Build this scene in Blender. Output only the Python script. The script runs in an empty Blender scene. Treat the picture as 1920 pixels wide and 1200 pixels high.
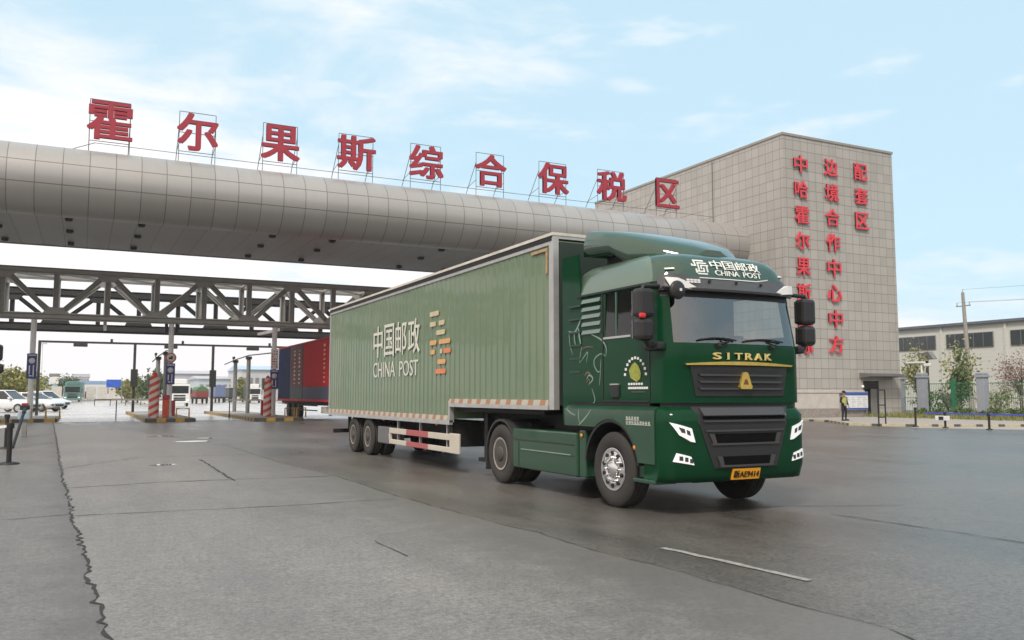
import bpy, bmesh, math, random
from mathutils import Vector, Matrix, noise as mnoise

S = bpy.context.scene
COL = S.collection
R = math.radians
random.seed(7)

# ------------------------------------------------------------------ camera
CH = 1.57
YAW, PITCH, FPX, CX, CY = R(26.763), R(5.0), 1600.0, 965.0, 600.0
cam = bpy.data.cameras.new('camera')
cam.lens = 30.0; cam.sensor_width = 36.0; cam.shift_x = -(CX - 960) / 1920
cam.clip_start = 0.1; cam.clip_end = 6000
camo = bpy.data.objects.new('camera', cam); COL.objects.link(camo)
camo.location = (0, 0, CH); camo.rotation_euler = (R(90) + PITCH, 0, -YAW)
S.camera = camo

# ------------------------------------------------------------------ world, sun, exposure
S.view_settings.view_transform = 'Standard'; S.view_settings.look = 'None'
S.view_settings.exposure = 0.15; S.view_settings.gamma = 1.0
SUN_EL, SUN_AZ = R(48), Vector((-0.66, -0.66, 0)).normalized()
W = bpy.data.worlds.new('World'); S.world = W; W.use_nodes = True
nt = W.node_tree; nt.nodes.clear()
def wn(t, **k):
    n = nt.nodes.new(t)
    for a, b in k.items(): setattr(n, a, b)
    return n
out = wn('ShaderNodeOutputWorld'); bg = wn('ShaderNodeBackground'); bg.inputs[1].default_value = 0.12
sky = wn('ShaderNodeTexSky', sky_type='NISHITA', sun_disc=False)
sky.sun_elevation = SUN_EL; sky.sun_rotation = math.atan2(SUN_AZ.x, SUN_AZ.y); sky.air_density = 1.0; sky.dust_density = 1.2; sky.ozone_density = 1.5
tc = wn('ShaderNodeTexCoord'); mp = wn('ShaderNodeMapping'); mp.inputs['Scale'].default_value = (1, 1, 2.8)
n1 = wn('ShaderNodeTexNoise'); n1.inputs['Scale'].default_value = 2.6; n1.inputs['Detail'].default_value = 9; n1.inputs['Roughness'].default_value = .58; n1.inputs['Distortion'].default_value = .35
nt.links.new(tc.outputs['Generated'], mp.inputs[0]); nt.links.new(mp.outputs[0], n1.inputs['Vector'])
sx = wn('ShaderNodeSeparateXYZ'); nt.links.new(tc.outputs['Generated'], sx.inputs[0])
def wmath(op, a, b=None, clamp=False):
    n = wn('ShaderNodeMath', operation=op, use_clamp=clamp)
    for i, v in enumerate((a, b)):
        if v is None: continue
        if isinstance(v, (int, float)): n.inputs[i].default_value = v
        else: nt.links.new(v, n.inputs[i])
    return n.outputs[0]
# more cloud towards the left (-X) and near the horizon, clearer to the right
side = wmath('MULTIPLY', wmath('SUBTRACT', 0.20, sx.outputs['X']), 0.30)
low = wmath('MULTIPLY', wmath('SUBTRACT', 0.31, sx.outputs['Z'], True), 1.15)
back = wmath('MULTIPLY', wmath('SUBTRACT', 0.1, sx.outputs['Y'], True), 0.12)      # unseen cloud added behind the camera, whitens the light
dens = wmath('ADD', wmath('ADD', wmath('ADD', n1.outputs['Fac'], side), low), back)
ramp = wn('ShaderNodeMapRange'); ramp.interpolation_type = 'SMOOTHSTEP'
ramp.inputs['From Min'].default_value = 0.46; ramp.inputs['From Max'].default_value = 0.73
nt.links.new(dens, ramp.inputs['Value'])
mp2 = wn('ShaderNodeMapping'); mp2.inputs['Scale'].default_value = (1, 1, 3.6); mp2.inputs['Location'].default_value = (3.1, 1.7, .4); nt.links.new(tc.outputs['Generated'], mp2.inputs[0])
n2 = wn('ShaderNodeTexNoise'); n2.inputs['Scale'].default_value = 6.0; n2.inputs['Detail'].default_value = 8; n2.inputs['Roughness'].default_value = .5; nt.links.new(mp2.outputs[0], n2.inputs['Vector'])
puff = wn('ShaderNodeMapRange'); puff.interpolation_type = 'SMOOTHSTEP'; puff.inputs['From Min'].default_value = .56; puff.inputs['From Max'].default_value = .70; nt.links.new(n2.outputs['Fac'], puff.inputs['Value'])
cloud = wmath('MAXIMUM', ramp.outputs[0], wmath('MULTIPLY', puff.outputs[0], .38))
haze = wn('ShaderNodeMixRGB'); haze.inputs[0].default_value = 0.78
haze.inputs[2].default_value = (5.3, 7.3, 8.3, 1)
nt.links.new(sky.outputs[0], haze.inputs[1])
mix = wn('ShaderNodeMixRGB'); mix.inputs[2].default_value = (8.7, 8.35, 8.45, 1)
nt.links.new(cloud, mix.inputs[0]); nt.links.new(haze.outputs[0], mix.inputs[1])
gl = wn('ShaderNodeVectorMath', operation='DOT_PRODUCT'); nt.links.new(tc.outputs['Generated'], gl.inputs[0])
gl.inputs[1].default_value = (SUN_AZ.x * math.cos(SUN_EL), SUN_AZ.y * math.cos(SUN_EL), math.sin(SUN_EL))
gr = wn('ShaderNodeMapRange'); gr.interpolation_type = 'SMOOTHSTEP'; gr.inputs['From Min'].default_value = .15; gr.inputs['From Max'].default_value = 1.0; nt.links.new(gl.outputs['Value'], gr.inputs['Value'])
glow = wn('ShaderNodeMixRGB'); glow.inputs[2].default_value = (8.8, 8.2, 7.5, 1); nt.links.new(gr.outputs[0], glow.inputs[0]); nt.links.new(mix.outputs[0], glow.inputs[1])      # warm veil added round the unseen sun to warm the light
# low sky behind the camera darkened, added to deepen shade under the truck
fr_ = wn('ShaderNodeMapRange'); fr_.interpolation_type = 'SMOOTHSTEP'; fr_.inputs['From Min'].default_value = .05; fr_.inputs['From Max'].default_value = .22; nt.links.new(sx.outputs['Z'], fr_.inputs['Value'])
bk = wmath('MULTIPLY', wmath('SUBTRACT', 1.0, fr_.outputs[0]), wmath('MULTIPLY', wmath('SUBTRACT', 0.05, sx.outputs['Y'], True), 4.0, True))
low_dim = wn('ShaderNodeMixRGB'); low_dim.inputs[2].default_value = (1.9, 1.9, 1.8, 1); nt.links.new(bk, low_dim.inputs[0]); nt.links.new(glow.outputs[0], low_dim.inputs[1])
nt.links.new(low_dim.outputs[0], bg.inputs[0]); nt.links.new(bg.outputs[0], out.inputs[0])

sl = bpy.data.lights.new('sun', 'SUN'); sl.energy = 2.5; sl.angle = R(12); sl.color = (1, .95, .88)
so = bpy.data.objects.new('sun', sl); COL.objects.link(so)
sdir = Vector((SUN_AZ.x * math.cos(SUN_EL), SUN_AZ.y * math.cos(SUN_EL), math.sin(SUN_EL)))
so.rotation_euler = sdir.to_track_quat('Z', 'Y').to_euler(); so.location = (0, 0, 60)

# ------------------------------------------------------------------ helpers
def ray(u, v):
    d = Vector(((u - CX) / FPX, 1.0, -(v - CY) / FPX))
    c, s = math.cos(PITCH), math.sin(PITCH); d = Vector((d.x, d.y * c - d.z * s, d.y * s + d.z * c))
    c, s = math.cos(YAW), math.sin(YAW); return Vector((d.x * c + d.y * s, -d.x * s + d.y * c, d.z))
def on(ax, val, u, v):
    """point of the photograph put on the world plane axis = val"""
    C0 = Vector((0, 0, CH)); d = ray(u, v); return C0 + d * ((val - C0[ax]) / d[ax])
def GZ(u, v, z=0.0): return on(2, z, u, v)

def mat(name, col, rough=.5, metal=0., var=.12, scale=4., bump=0., coat=0., emit=None, spec=.5, bscale=None, stretch=None, rvar=.1):
    m = bpy.data.materials.new(name); m.use_nodes = True; t = m.node_tree; b = t.nodes['Principled BSDF']
    b.inputs['Roughness'].default_value = rough; b.inputs['Metallic'].default_value = metal
    b.inputs['Specular IOR Level'].default_value = spec
    b.inputs['Coat Weight'].default_value = coat; b.inputs['Coat Roughness'].default_value = .06
    g = t.nodes.new('ShaderNodeNewGeometry'); vec = g.outputs['Position']
    if stretch:
        q = t.nodes.new('ShaderNodeMapping'); q.inputs['Scale'].default_value = stretch
        t.links.new(vec, q.inputs[0]); vec = q.outputs[0]
    n = t.nodes.new('ShaderNodeTexNoise'); n.inputs['Scale'].default_value = scale; n.inputs['Detail'].default_value = 6; n.inputs['Roughness'].default_value = .62
    t.links.new(vec, n.inputs['Vector'])
    if var > 0:
        x = t.nodes.new('ShaderNodeMixRGB')
        x.inputs[1].default_value = tuple(max(0, c * (1 - var * 1.6)) for c in col) + (1,)
        x.inputs[2].default_value = tuple(min(1, c * (1 + var * 1.6)) for c in col) + (1,)
        t.links.new(n.outputs['Fac'], x.inputs[0]); t.links.new(x.outputs[0], b.inputs['Base Color'])
    else: b.inputs['Base Color'].default_value = tuple(col) + (1,)
    if rvar > 0:
        mr = t.nodes.new('ShaderNodeMapRange'); mr.inputs['To Min'].default_value = max(0.02, rough - rvar); mr.inputs['To Max'].default_value = min(1, rough + rvar)
        t.links.new(n.outputs['Fac'], mr.inputs['Value']); t.links.new(mr.outputs[0], b.inputs['Roughness'])
    if bump > 0:
        n2 = t.nodes.new('ShaderNodeTexNoise'); n2.inputs['Scale'].default_value = bscale or scale * 6; n2.inputs['Detail'].default_value = 4
        t.links.new(vec, n2.inputs['Vector'])
        bp = t.nodes.new('ShaderNodeBump'); bp.inputs['Strength'].default_value = bump; bp.inputs['Distance'].default_value = .02
        t.links.new(n2.outputs['Fac'], bp.inputs['Height']); t.links.new(bp.outputs[0], b.inputs['Normal'])
    if emit:
        b.inputs['Emission Color'].default_value = tuple(emit[:3]) + (1,); b.inputs['Emission Strength'].default_value = emit[3]
    return m

class NB:
    """small node builder on top of a material"""
    def __init__(s, m): s.t = m.node_tree; s.b = s.t.nodes['Principled BSDF']
    def n(s, ty, **k):
        x = s.t.nodes.new(ty)
        for a, b in k.items(): setattr(x, a, b)
        return x
    def l(s, a, b): s.t.links.new(a, b)
    def m(s, op, a, b=None, c=None, clamp=False):
        x = s.n('ShaderNodeMath', operation=op, use_clamp=clamp)
        for i, v in enumerate((a, b, c)):
            if v is None: continue
            if isinstance(v, (int, float)): x.inputs[i].default_value = v
            else: s.l(v, x.inputs[i])
        return x.outputs[0]
    def mixc(s, f, a, b):
        x = s.n('ShaderNodeMixRGB')
        for i, v in ((0, f), (1, a), (2, b)):
            if isinstance(v, (int, float)): x.inputs[i].default_value = v
            elif isinstance(v, tuple): x.inputs[i].default_value = v if len(v) == 4 else v + (1,)
            else: s.l(v, x.inputs[i])
        return x.outputs[0]
    def pos(s):
        g = s.n('ShaderNodeNewGeometry'); x = s.n('ShaderNodeSeparateXYZ'); s.l(g.outputs['Position'], x.inputs[0])
        return g, x.outputs[0], x.outputs[1], x.outputs[2]
    def noise(s, vec, scale, detail=5, rough=.6):
        x = s.n('ShaderNodeTexNoise'); x.inputs['Scale'].default_value = scale; x.inputs['Detail'].default_value = detail; x.inputs['Roughness'].default_value = rough
        s.l(vec, x.inputs['Vector']); return x.outputs['Fac']
    def line(s, c, pitch, w, off=0.):
        """1 on a line every pitch metres along coordinate c"""
        f = s.m('FRACT', s.m('DIVIDE', s.m('ADD', c, off), pitch)); return s.m('LESS_THAN', f, w / pitch)

class MB:
    def __init__(s): s.v = []; s.f = []; s.mi = []; s.sm = []
    def add(s, vs, fs, mi=0, smooth=False):
        o = len(s.v); s.v += [tuple(v) for v in vs]
        for f in fs: s.f.append([o + i for i in f]); s.mi.append(mi); s.sm.append(smooth)
        return s
    def box(s, x0, x1, y0, y1, z0, z1, mi=0, bev=0.):
        if x0 > x1: x0, x1 = x1, x0
        if y0 > y1: y0, y1 = y1, y0
        if z0 > z1: z0, z1 = z1, z0
        b = min(bev, (x1 - x0) / 2.2, (y1 - y0) / 2.2, (z1 - z0) / 2.2)
        if b <= 0:
            vs = [(x0, y0, z0), (x1, y0, z0), (x1, y1, z0), (x0, y1, z0), (x0, y0, z1), (x1, y0, z1), (x1, y1, z1), (x0, y1, z1)]
            return s.add(vs, [(0, 3, 2, 1), (4, 5, 6, 7), (0, 1, 5, 4), (1, 2, 6, 5), (2, 3, 7, 6), (3, 0, 4, 7)], mi)
        bm = bmesh.new(); bmesh.ops.create_cube(bm, size=1)
        for v in bm.verts: v.co = ((x0 + x1) / 2 + v.co.x * (x1 - x0), (y0 + y1) / 2 + v.co.y * (y1 - y0), (z0 + z1) / 2 + v.co.z * (z1 - z0))
        bmesh.ops.bevel(bm, geom=bm.edges[:], offset=b, segments=2, affect='EDGES', profile=.5)
        return s.bm(bm, mi)
    def bm(s, bm, mi=0, smooth=False):
        bm.verts.index_update(); s.add([v.co for v in bm.verts], [[v.index for v in f.verts] for f in bm.faces], mi, smooth); bm.free(); return s
    def prism(s, poly, ax, a, b, mi=0):
        """extrude a 2D polygon along axis ax: ax 0 -> poly is (y,z); 1 -> (x,z); 2 -> (x,y)"""
        def p(q, t): return (t, q[0], q[1]) if ax == 0 else ((q[0], t, q[1]) if ax == 1 else (q[0], q[1], t))
        n = len(poly); vs = [p(q, a) for q in poly] + [p(q, b) for q in poly]
        bm = bmesh.new(); bv = [bm.verts.new(v) for v in vs]
        f1 = bm.faces.new(bv[:n]); f2 = bm.faces.new(bv[n:][::-1])
        for i in range(n): bm.faces.new((bv[i], bv[(i + 1) % n], bv[n + (i + 1) % n], bv[n + i]))
        bmesh.ops.recalc_face_normals(bm, faces=bm.faces[:]); bmesh.ops.triangulate(bm, faces=[f1, f2])
        return s.bm(bm, mi)
    def tube(s, pts, r, n=8, mi=0, caps=True, smooth=True):
        pts = [Vector(p) for p in pts]; rs = r if isinstance(r, (list, tuple)) else [r] * len(pts)
        rings = []; ref = None
        for i, p in enumerate(pts):
            d = (pts[min(i + 1, len(pts) - 1)] - pts[max(i - 1, 0)]).normalized()
            if ref is None or abs(ref.dot(d)) > .95: ref = Vector((0, 0, 1)) if abs(d.z) < .9 else Vector((1, 0, 0))
            a = d.cross(ref).normalized(); b = d.cross(a).normalized()
            rings.append([p + (a * math.cos(2 * math.pi * k / n) + b * math.sin(2 * math.pi * k / n)) * rs[i] for k in range(n)])
        return s.rings(rings, mi, caps, smooth)
    def rings(s, rings, mi=0, caps=True, smooth=True, closed=False):
        n = len(rings[0]); vs = [v for r in rings for v in r]; fs = []
        m = len(rings)
        for i in range(m if closed else m - 1):
            for k in range(n): fs.append((i * n + k, ((i + 1) % m) * n + k, ((i + 1) % m) * n + (k + 1) % n, i * n + (k + 1) % n))
        s.add(vs, fs, mi, smooth)
        if caps and not closed: s.add(rings[0], [list(range(n))], mi); s.add(rings[-1], [list(range(n))[::-1]], mi)
        return s
    def lathe(s, prof, c, ax=2, n=24, mi=0, smooth=True):
        """prof: list of (radius, height along axis)"""
        rings = []
        for r, h in prof:
            ring = []
            for k in range(n):
                t = 2 * math.pi * k / n; a, b = r * math.cos(t), r * math.sin(t)
                ring.append((c[0] + a, c[1] + b, c[2] + h) if ax == 2 else ((c[0] + h, c[1] + a, c[2] + b) if ax == 0 else (c[0] + b, c[1] + h, c[2] + a)))
            rings.append(ring)
        return s.rings(rings, mi, True, smooth)
    def grid(s, P, mi=0, smooth=True, skip=None):
        m, n = len(P), len(P[0]); vs = [v for r in P for v in r]; fs = []
        for i in range(m - 1):
            for j in range(n - 1):
                if skip and skip(i, j): continue
                fs.append((i * n + j, i * n + j + 1, (i + 1) * n + j + 1, (i + 1) * n + j))
        return s.add(vs, fs, mi, smooth)
    def bar(s, a, b, w, h, mi=0, up=(0, 0, 1)):
        """rectangular bar from a to b, w across (horizontal), h along up"""
        a, b = Vector(a), Vector(b); d = (b - a).normalized(); u = Vector(up)
        x = d.cross(u)
        if x.length < 1e-4: u = Vector((0, 1, 0)); x = d.cross(u)
        x = x.normalized() * w / 2; z = x.cross(d).normalized() * h / 2
        vs = [a - x - z, a + x - z, a + x + z, a - x + z, b - x - z, b + x - z, b + x + z, b - x + z]
        return s.add(vs, [(0, 3, 2, 1), (4, 5, 6, 7), (0, 1, 5, 4), (1, 2, 6, 5), (2, 3, 7, 6), (3, 0, 4, 7)], mi)
    def build(s, name, m, parent=None, fix=True, mod=None):
        me = bpy.data.meshes.new(name); me.from_pydata(s.v, [], s.f)
        for x in (m if isinstance(m, (list, tuple)) else [m]): me.materials.append(x)
        me.polygons.foreach_set('material_index', s.mi); me.polygons.foreach_set('use_smooth', s.sm)
        if fix:
            bm = bmesh.new(); bm.from_mesh(me); bmesh.ops.recalc_face_normals(bm, faces=bm.faces[:]); bm.to_mesh(me); bm.free()
        me.update(); return link(name, me, parent)
def link(name, me, parent=None):
    o = bpy.data.objects.new(name, me); COL.objects.link(o)
    if parent is not None:
        o.parent = parent; r = parent
        while r.parent: r = r.parent
        o.matrix_parent_inverse = Matrix.Translation(-r.location) if parent is r else Matrix.Identity(4)
    return o
def tag(o, label=None, cat=None, group=None, kind=None):
    for k, v in (('label', label), ('category', cat), ('group', group), ('kind', kind)):
        if v: o[k] = v
    return o
def thing(name, loc, label, cat, group=None):
    o = bpy.data.objects.new(name, None); o.empty_display_size = .2; COL.objects.link(o); o.location = loc
    return tag(o, label, cat, group)
def struct(name, mb, m): return tag(mb.build(name, m), kind='structure')
def copy_thing(o, loc=None, rz=None):
    def cp(a, par):
        c = a.copy(); COL.objects.link(c)
        if par is not None: c.parent = par; c.matrix_parent_inverse = a.matrix_parent_inverse.copy()
        for ch in [x for x in KIDS.get(a.name, [])]: cp(ch, c)
        return c
    kids(o); c = cp(o, None)
    if loc is not None: c.location = loc
    if rz is not None: c.rotation_euler.z = rz
    return c
KIDS = {}
def kids(o):
    KIDS[o.name] = list(o.children)
    for ch in o.children: kids(ch)

_tc = {}
def text_geo(body, bold=0., ex=.1):
    k = (body, bold, ex)
    if k not in _tc:
        c = bpy.data.curves.new('lettering', 'FONT'); c.body = body; c.size = 1; c.offset = bold; c.extrude = ex; c.resolution_u = 3
        o = bpy.data.objects.new('lettering', c); COL.objects.link(o)
        dg = bpy.context.evaluated_depsgraph_get(); me = bpy.data.meshes.new_from_object(o.evaluated_get(dg))
        vs = [v.co.copy() for v in me.vertices]; fs = [list(p.vertices) for p in me.polygons]
        bpy.data.objects.remove(o); bpy.data.curves.remove(c); bpy.data.meshes.remove(me)
        _tc[k] = (vs, fs)
    return _tc[k]
def put_text(mb, body, o, r, u, w, h, d, bold=0., mi=0, fn=None):
    """lettering scaled to fill w x h; o = lower left corner, r/u = unit right/up vectors, d = thickness out of the wall.
    Strokes are thickened by shifted copies, each 1.5 mm prouder than the last."""
    vs, fs = text_geo(body); o, r, u = Vector(o), Vector(r), Vector(u); n = r.cross(u)
    x0, x1 = min(v.x for v in vs), max(v.x for v in vs); y0, y1 = min(v.y for v in vs), max(v.y for v in vs)
    sh = [(0, 0)] if bold <= 0 else [(-1, -.6), (1, -.6), (-1, .6), (1, .6), (0, 0)]
    for k, (sx_, sy_) in enumerate(sh):
        P = []
        for v in vs:
            a, b, c = (v.x - x0) / (x1 - x0), (v.y - y0) / (y1 - y0), (d + k * .0015 if v.z > 0 else 0)
            a = (a * (1 - 2 * bold) + bold + sx_ * bold) * w; b = (b * (1 - 1.2 * bold) + .6 * bold + sy_ * bold) * h
            P.append(fn(a, b, c) if fn else o + r * a + u * b + n * c)
        mb.add(P, fs, mi)
    return mb

# ------------------------------------------------------------------ materials
def asphalt(name, base, damp, var=.25, tint=(1, .97, .94), bump=.4, grain=1.):
    m = mat(name, base, var=0, rvar=0); q = NB(m); g, x, y, z = q.pos(); P = g.outputs['Position']
    st = q.n('ShaderNodeMapping'); st.inputs['Scale'].default_value = (1, .22, 1); q.l(P, st.inputs[0])
    big = q.noise(P, .16, 4); mid = q.noise(st.outputs[0], .9, 6, .65); fine = q.noise(P, 22, 6, .75); grit = q.noise(P, 90, 3, .8); med = q.noise(P, 5.5, 6, .7)
    f = q.m('ADD', q.m('MULTIPLY', big, .5), q.m('MULTIPLY', mid, .5))
    a = tuple(c * (1 - var * 1.5) for c in base); b = tuple(c * (1 + var * 1.5) * t for c, t in zip(base, tint))
    mr = q.n('ShaderNodeMapRange'); mr.inputs['From Min'].default_value = .32; mr.inputs['From Max'].default_value = .68; q.l(f, mr.inputs['Value'])
    c = q.mixc(mr.outputs[0], a, b)
    sp = q.m('ADD', q.m('ADD', q.m('MULTIPLY', q.m('SUBTRACT', grit, .5), 2.2 * grain), q.m('MULTIPLY', q.m('SUBTRACT', fine, .5), 2.0 * grain)), q.m('MULTIPLY', q.m('SUBTRACT', med, .5), .8))
    c2 = q.n('ShaderNodeHueSaturation'); q.l(c, c2.inputs['Color']); q.l(q.m('ADD', 1.0, sp), c2.inputs['Value'])
    col = c2.outputs[0]
    # small dark stains and oil spots
    spot = q.noise(P, 2.3, 2, .4); ms = q.n('ShaderNodeMapRange'); ms.inputs['From Min'].default_value = .68; ms.inputs['From Max'].default_value = .8; q.l(spot, ms.inputs['Value'])
    col = q.mixc(q.m('MULTIPLY', ms.outputs[0], .45), col, tuple(c * .45 for c in base))
    sp2 = q.noise(P, 11, 2, .5); m2 = q.n('ShaderNodeMapRange'); m2.inputs['From Min'].default_value = .69; m2.inputs['From Max'].default_value = .73; q.l(sp2, m2.inputs['Value'])
    col = q.mixc(q.m('MULTIPLY', m2.outputs[0], .6), col, tuple(c * .3 for c in base))
    q.l(col, q.b.inputs['Base Color']); q.b.inputs['Specular IOR Level'].default_value = .7
    rr = q.n('ShaderNodeMapRange'); rr.inputs['From Min'].default_value = .3; rr.inputs['From Max'].default_value = .7
    rr.inputs['To Min'].default_value = damp[0]; rr.inputs['To Max'].default_value = damp[1]
    q.l(q.m('ADD', q.m('MULTIPLY', mid, .6), q.m('MULTIPLY', big, .4)), rr.inputs['Value']); q.l(rr.outputs[0], q.b.inputs['Roughness'])
    bp = q.n('ShaderNodeBump'); bp.inputs['Strength'].default_value = bump; bp.inputs['Distance'].default_value = .008
    q.l(q.m('ADD', q.m('MULTIPLY', grit, .6), q.m('MULTIPLY', fine, .6)), bp.inputs['Height']); q.l(bp.outputs[0], q.b.inputs['Normal'])
    return m
M = {}
M['asphalt'] = asphalt('asphalt', (.108, .100, .091), (.22, .48), .34, bump=.65, grain=1.5)
M['asphalt_mid'] = asphalt('asphalt worn', (.182, .171, .161), (.34, .52), .2)
M['asphalt_left'] = asphalt('asphalt left lane', (.148, .138, .130), (.36, .54), .2)
M['yard'] = asphalt('yard concrete', (.46, .45, .44), (.14, .36), .25, bump=.06, grain=.35)
def seep(m, p0, p1, wd, st=.55, col=(.062, .056, .052)):
    """dark damp stain seeping out along the old crack, soft and irregular"""
    q = NB(m); g, x, y, z = q.pos(); k = (p1[0] - p0[0]) / (p1[1] - p0[1])
    d = q.m('SUBTRACT', q.m('ADD', q.m('MULTIPLY', q.m('SUBTRACT', y, p0[1]), k), p0[0]), x)
    d = q.m('ADD', d, q.m('MULTIPLY', q.m('SUBTRACT', q.noise(g.outputs['Position'], 2.2, 5), .5), wd * 1.6))
    r = q.n('ShaderNodeMapRange'); r.interpolation_type = 'SMOOTHSTEP'; r.inputs['From Min'].default_value = wd; r.inputs['From Max'].default_value = 0; q.l(d, r.inputs['Value'])
    old = q.b.inputs['Base Color'].links[0].from_socket; q.l(q.mixc(q.m('MULTIPLY', r.outputs[0], st), old, col), q.b.inputs['Base Color'])
M['crack'] = mat('crack filler', (.025, .023, .021), .8, scale=8)
M['crack_f'] = mat('fine crack', (.045, .042, .039), .8, scale=8, var=.4)
M['marking'] = mat('worn road paint', (.27, .265, .245), .65, var=.55, scale=16)
M['water'] = mat('puddle water', (.30, .30, .30), .05, var=0, rvar=0, spec=1.)
M['paving'] = mat('pale paving', (.34, .31, .28), .75, scale=3, bump=.2)
M['kerb_y'] = mat('yellow kerb paint', (.50, .30, .045), .6, var=.35, scale=7)
M['kerb_k'] = mat('black kerb paint', (.09, .08, .06), .6, var=.3, scale=6)
M['kerb_cream'] = mat('faded kerb', (.46, .40, .27), .7, var=.3, scale=5)
M['green'] = mat('cab green paint', (.004, .041, .0165), .35, var=.06, scale=.8, coat=.35, rvar=.05, spec=.0)
M['green_gloss'] = mat('cab green with raised coat', (.006, .045, .02), .35, var=.06, scale=.8, coat=1., rvar=.05, spec=.0)  # same cab paint, coat raised for a stronger sky reflection
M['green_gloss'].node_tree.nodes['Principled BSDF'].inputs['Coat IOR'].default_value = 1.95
M['green_sheen'] = mat('cab green with sky sheen', (.13, .19, .14), .34, .45, var=.1, scale=1, coat=.6)  # pale tone stands for sky reflected in the same cab paint
M['green_d'] = mat('green plastic', (.008, .045, .025), .45, var=.15, scale=3)
M['green_f'] = mat('dusty green fairing', (.016, .060, .030), .4, var=.15, scale=2, coat=.8, spec=.2)
M['black'] = mat('black plastic', (.012, .012, .013), .5, scale=6)
M['rubber'] = mat('tyre rubber', (.035, .031, .028), .85, var=.3, scale=5, bump=.25)
M['dark'] = mat('chassis black', (.012, .011, .010), .7, scale=6, var=.3)
M['grille'] = mat('grille grey', (.020, .019, .020), .45, scale=6)
M['visor'] = mat('visor grey', (.052, .050, .052), .4, scale=3)
M['chrome'] = mat('bright metal', (.75, .74, .72), .18, 1., var=.1, scale=8)
M['rim'] = mat('dusty steel rim', (.30, .28, .25), .45, .7, var=.3, scale=8)
M['rim_d'] = mat('brown shaded rim', (.075, .066, .058), .65, .2, var=.35, scale=6)  # darkened to put the shade inside the deep dish into the colour
M['rim_lip'] = mat('dusty rim lip', (.36, .32, .27), .5, .3, var=.3, scale=6)
M['silver'] = mat('weathered aluminium', (.50, .495, .48), .42, .55, var=.2, scale=3)
M['white'] = mat('white paint', (.74, .73, .71), .45, var=.08, scale=2)
M['white_d'] = mat('dirty white paint', (.60, .56, .50), .55, var=.25, scale=3)
M['red'] = mat('red reflective band', (.45, .035, .05), .5, var=.25, scale=6)
M['gold'] = mat('gold trim', (.90, .62, .17), .2, .75, var=.1, scale=8)
M['gold_f'] = mat('gold lettering', (.88, .70, .28), .3, .5, var=.1)
M['letter_w'] = mat('white lettering', (.78, .78, .74), .5, var=.1)
M['letter_c'] = mat('cream lettering', (.64, .64, .56), .55, var=.15, scale=5)
M['letter_f'] = mat('faded lettering', (.62, .62, .56), .6, var=.2, scale=6)
M['sticker'] = mat('grey green sticker', (.20, .28, .23), .5, var=.25, scale=6)
M['sticker_r'] = mat('brown sticker', (.16, .09, .06), .5, var=.3, scale=8)
M['amber'] = mat('amber lens', (.75, .25, .03), .3)
M['orange_mark'] = mat('orange mark', (.66, .36, .14), .55, var=.25, scale=6)
M['orange_red'] = mat('orange red mark', (.68, .22, .10), .55, var=.25, scale=6)
M['tan_mark'] = mat('tan mark', (.55, .47, .30), .6, var=.2, scale=6)
M['lamp'] = mat('headlamp lens', (.80, .80, .80), .08, var=.05, coat=1., emit=(1, 1, 1, .25))
M['lamp_d'] = mat('lamp inside', (.10, .10, .11), .15, .6)
M['plate'] = mat('number plate yellow', (.86, .38, .02), .4, var=.08)
M['plate_k'] = mat('plate black', (.03, .02, .01), .5)
M['seat'] = mat('cab interior', (.06, .058, .055), .7)
M['curtain'] = mat('cab curtain', (.05, .048, .045), .8)
M['tower_red'] = mat('red sign letter', (.70, .045, .065), .4, var=.08, scale=3)
M['sign_red'] = mat('dark red sign letter', (.36, .026, .045), .5, var=.1, scale=2)
M['sign_back'] = mat('sign edge grey', (.10, .11, .11), .6)
M['steel_line'] = mat('thin grey steel', (.16, .17, .18), .6, .3)
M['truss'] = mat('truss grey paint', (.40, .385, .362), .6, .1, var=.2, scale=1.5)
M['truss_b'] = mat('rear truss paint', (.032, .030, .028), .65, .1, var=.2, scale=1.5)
M['post_w'] = mat('white pole paint', (.84, .83, .81), .5, var=.15, scale=2)
M['post_g'] = mat('grey post', (.22, .21, .20), .6, .2, var=.2, scale=3)
M['post_d'] = mat('dark gantry steel', (.06, .06, .055), .6, .3, var=.2)
M['blue_sign'] = mat('blue sign face', (.035, .05, .24), .4)
M['hiv'] = mat('hi vis yellow', (.36, .38, .09), .7)
M['cloth_k'] = mat('black cloth', (.012, .012, .014), .85)
M['skin'] = mat('skin', (.42, .24, .16), .55, var=.06)
M['orange_box'] = mat('orange cabinet', (.62, .09, .03), .45, var=.15)
M['car_w'] = mat('white car paint', (.74, .75, .76), .25, var=.04, coat=.6)
M['glass_k'] = mat('dark car glass', (.015, .018, .02), .06, var=0, spec=.9, rvar=0)
M['trunk'] = mat('bark', (.10, .075, .055), .9, var=.3, scale=8, bump=.4)

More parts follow.
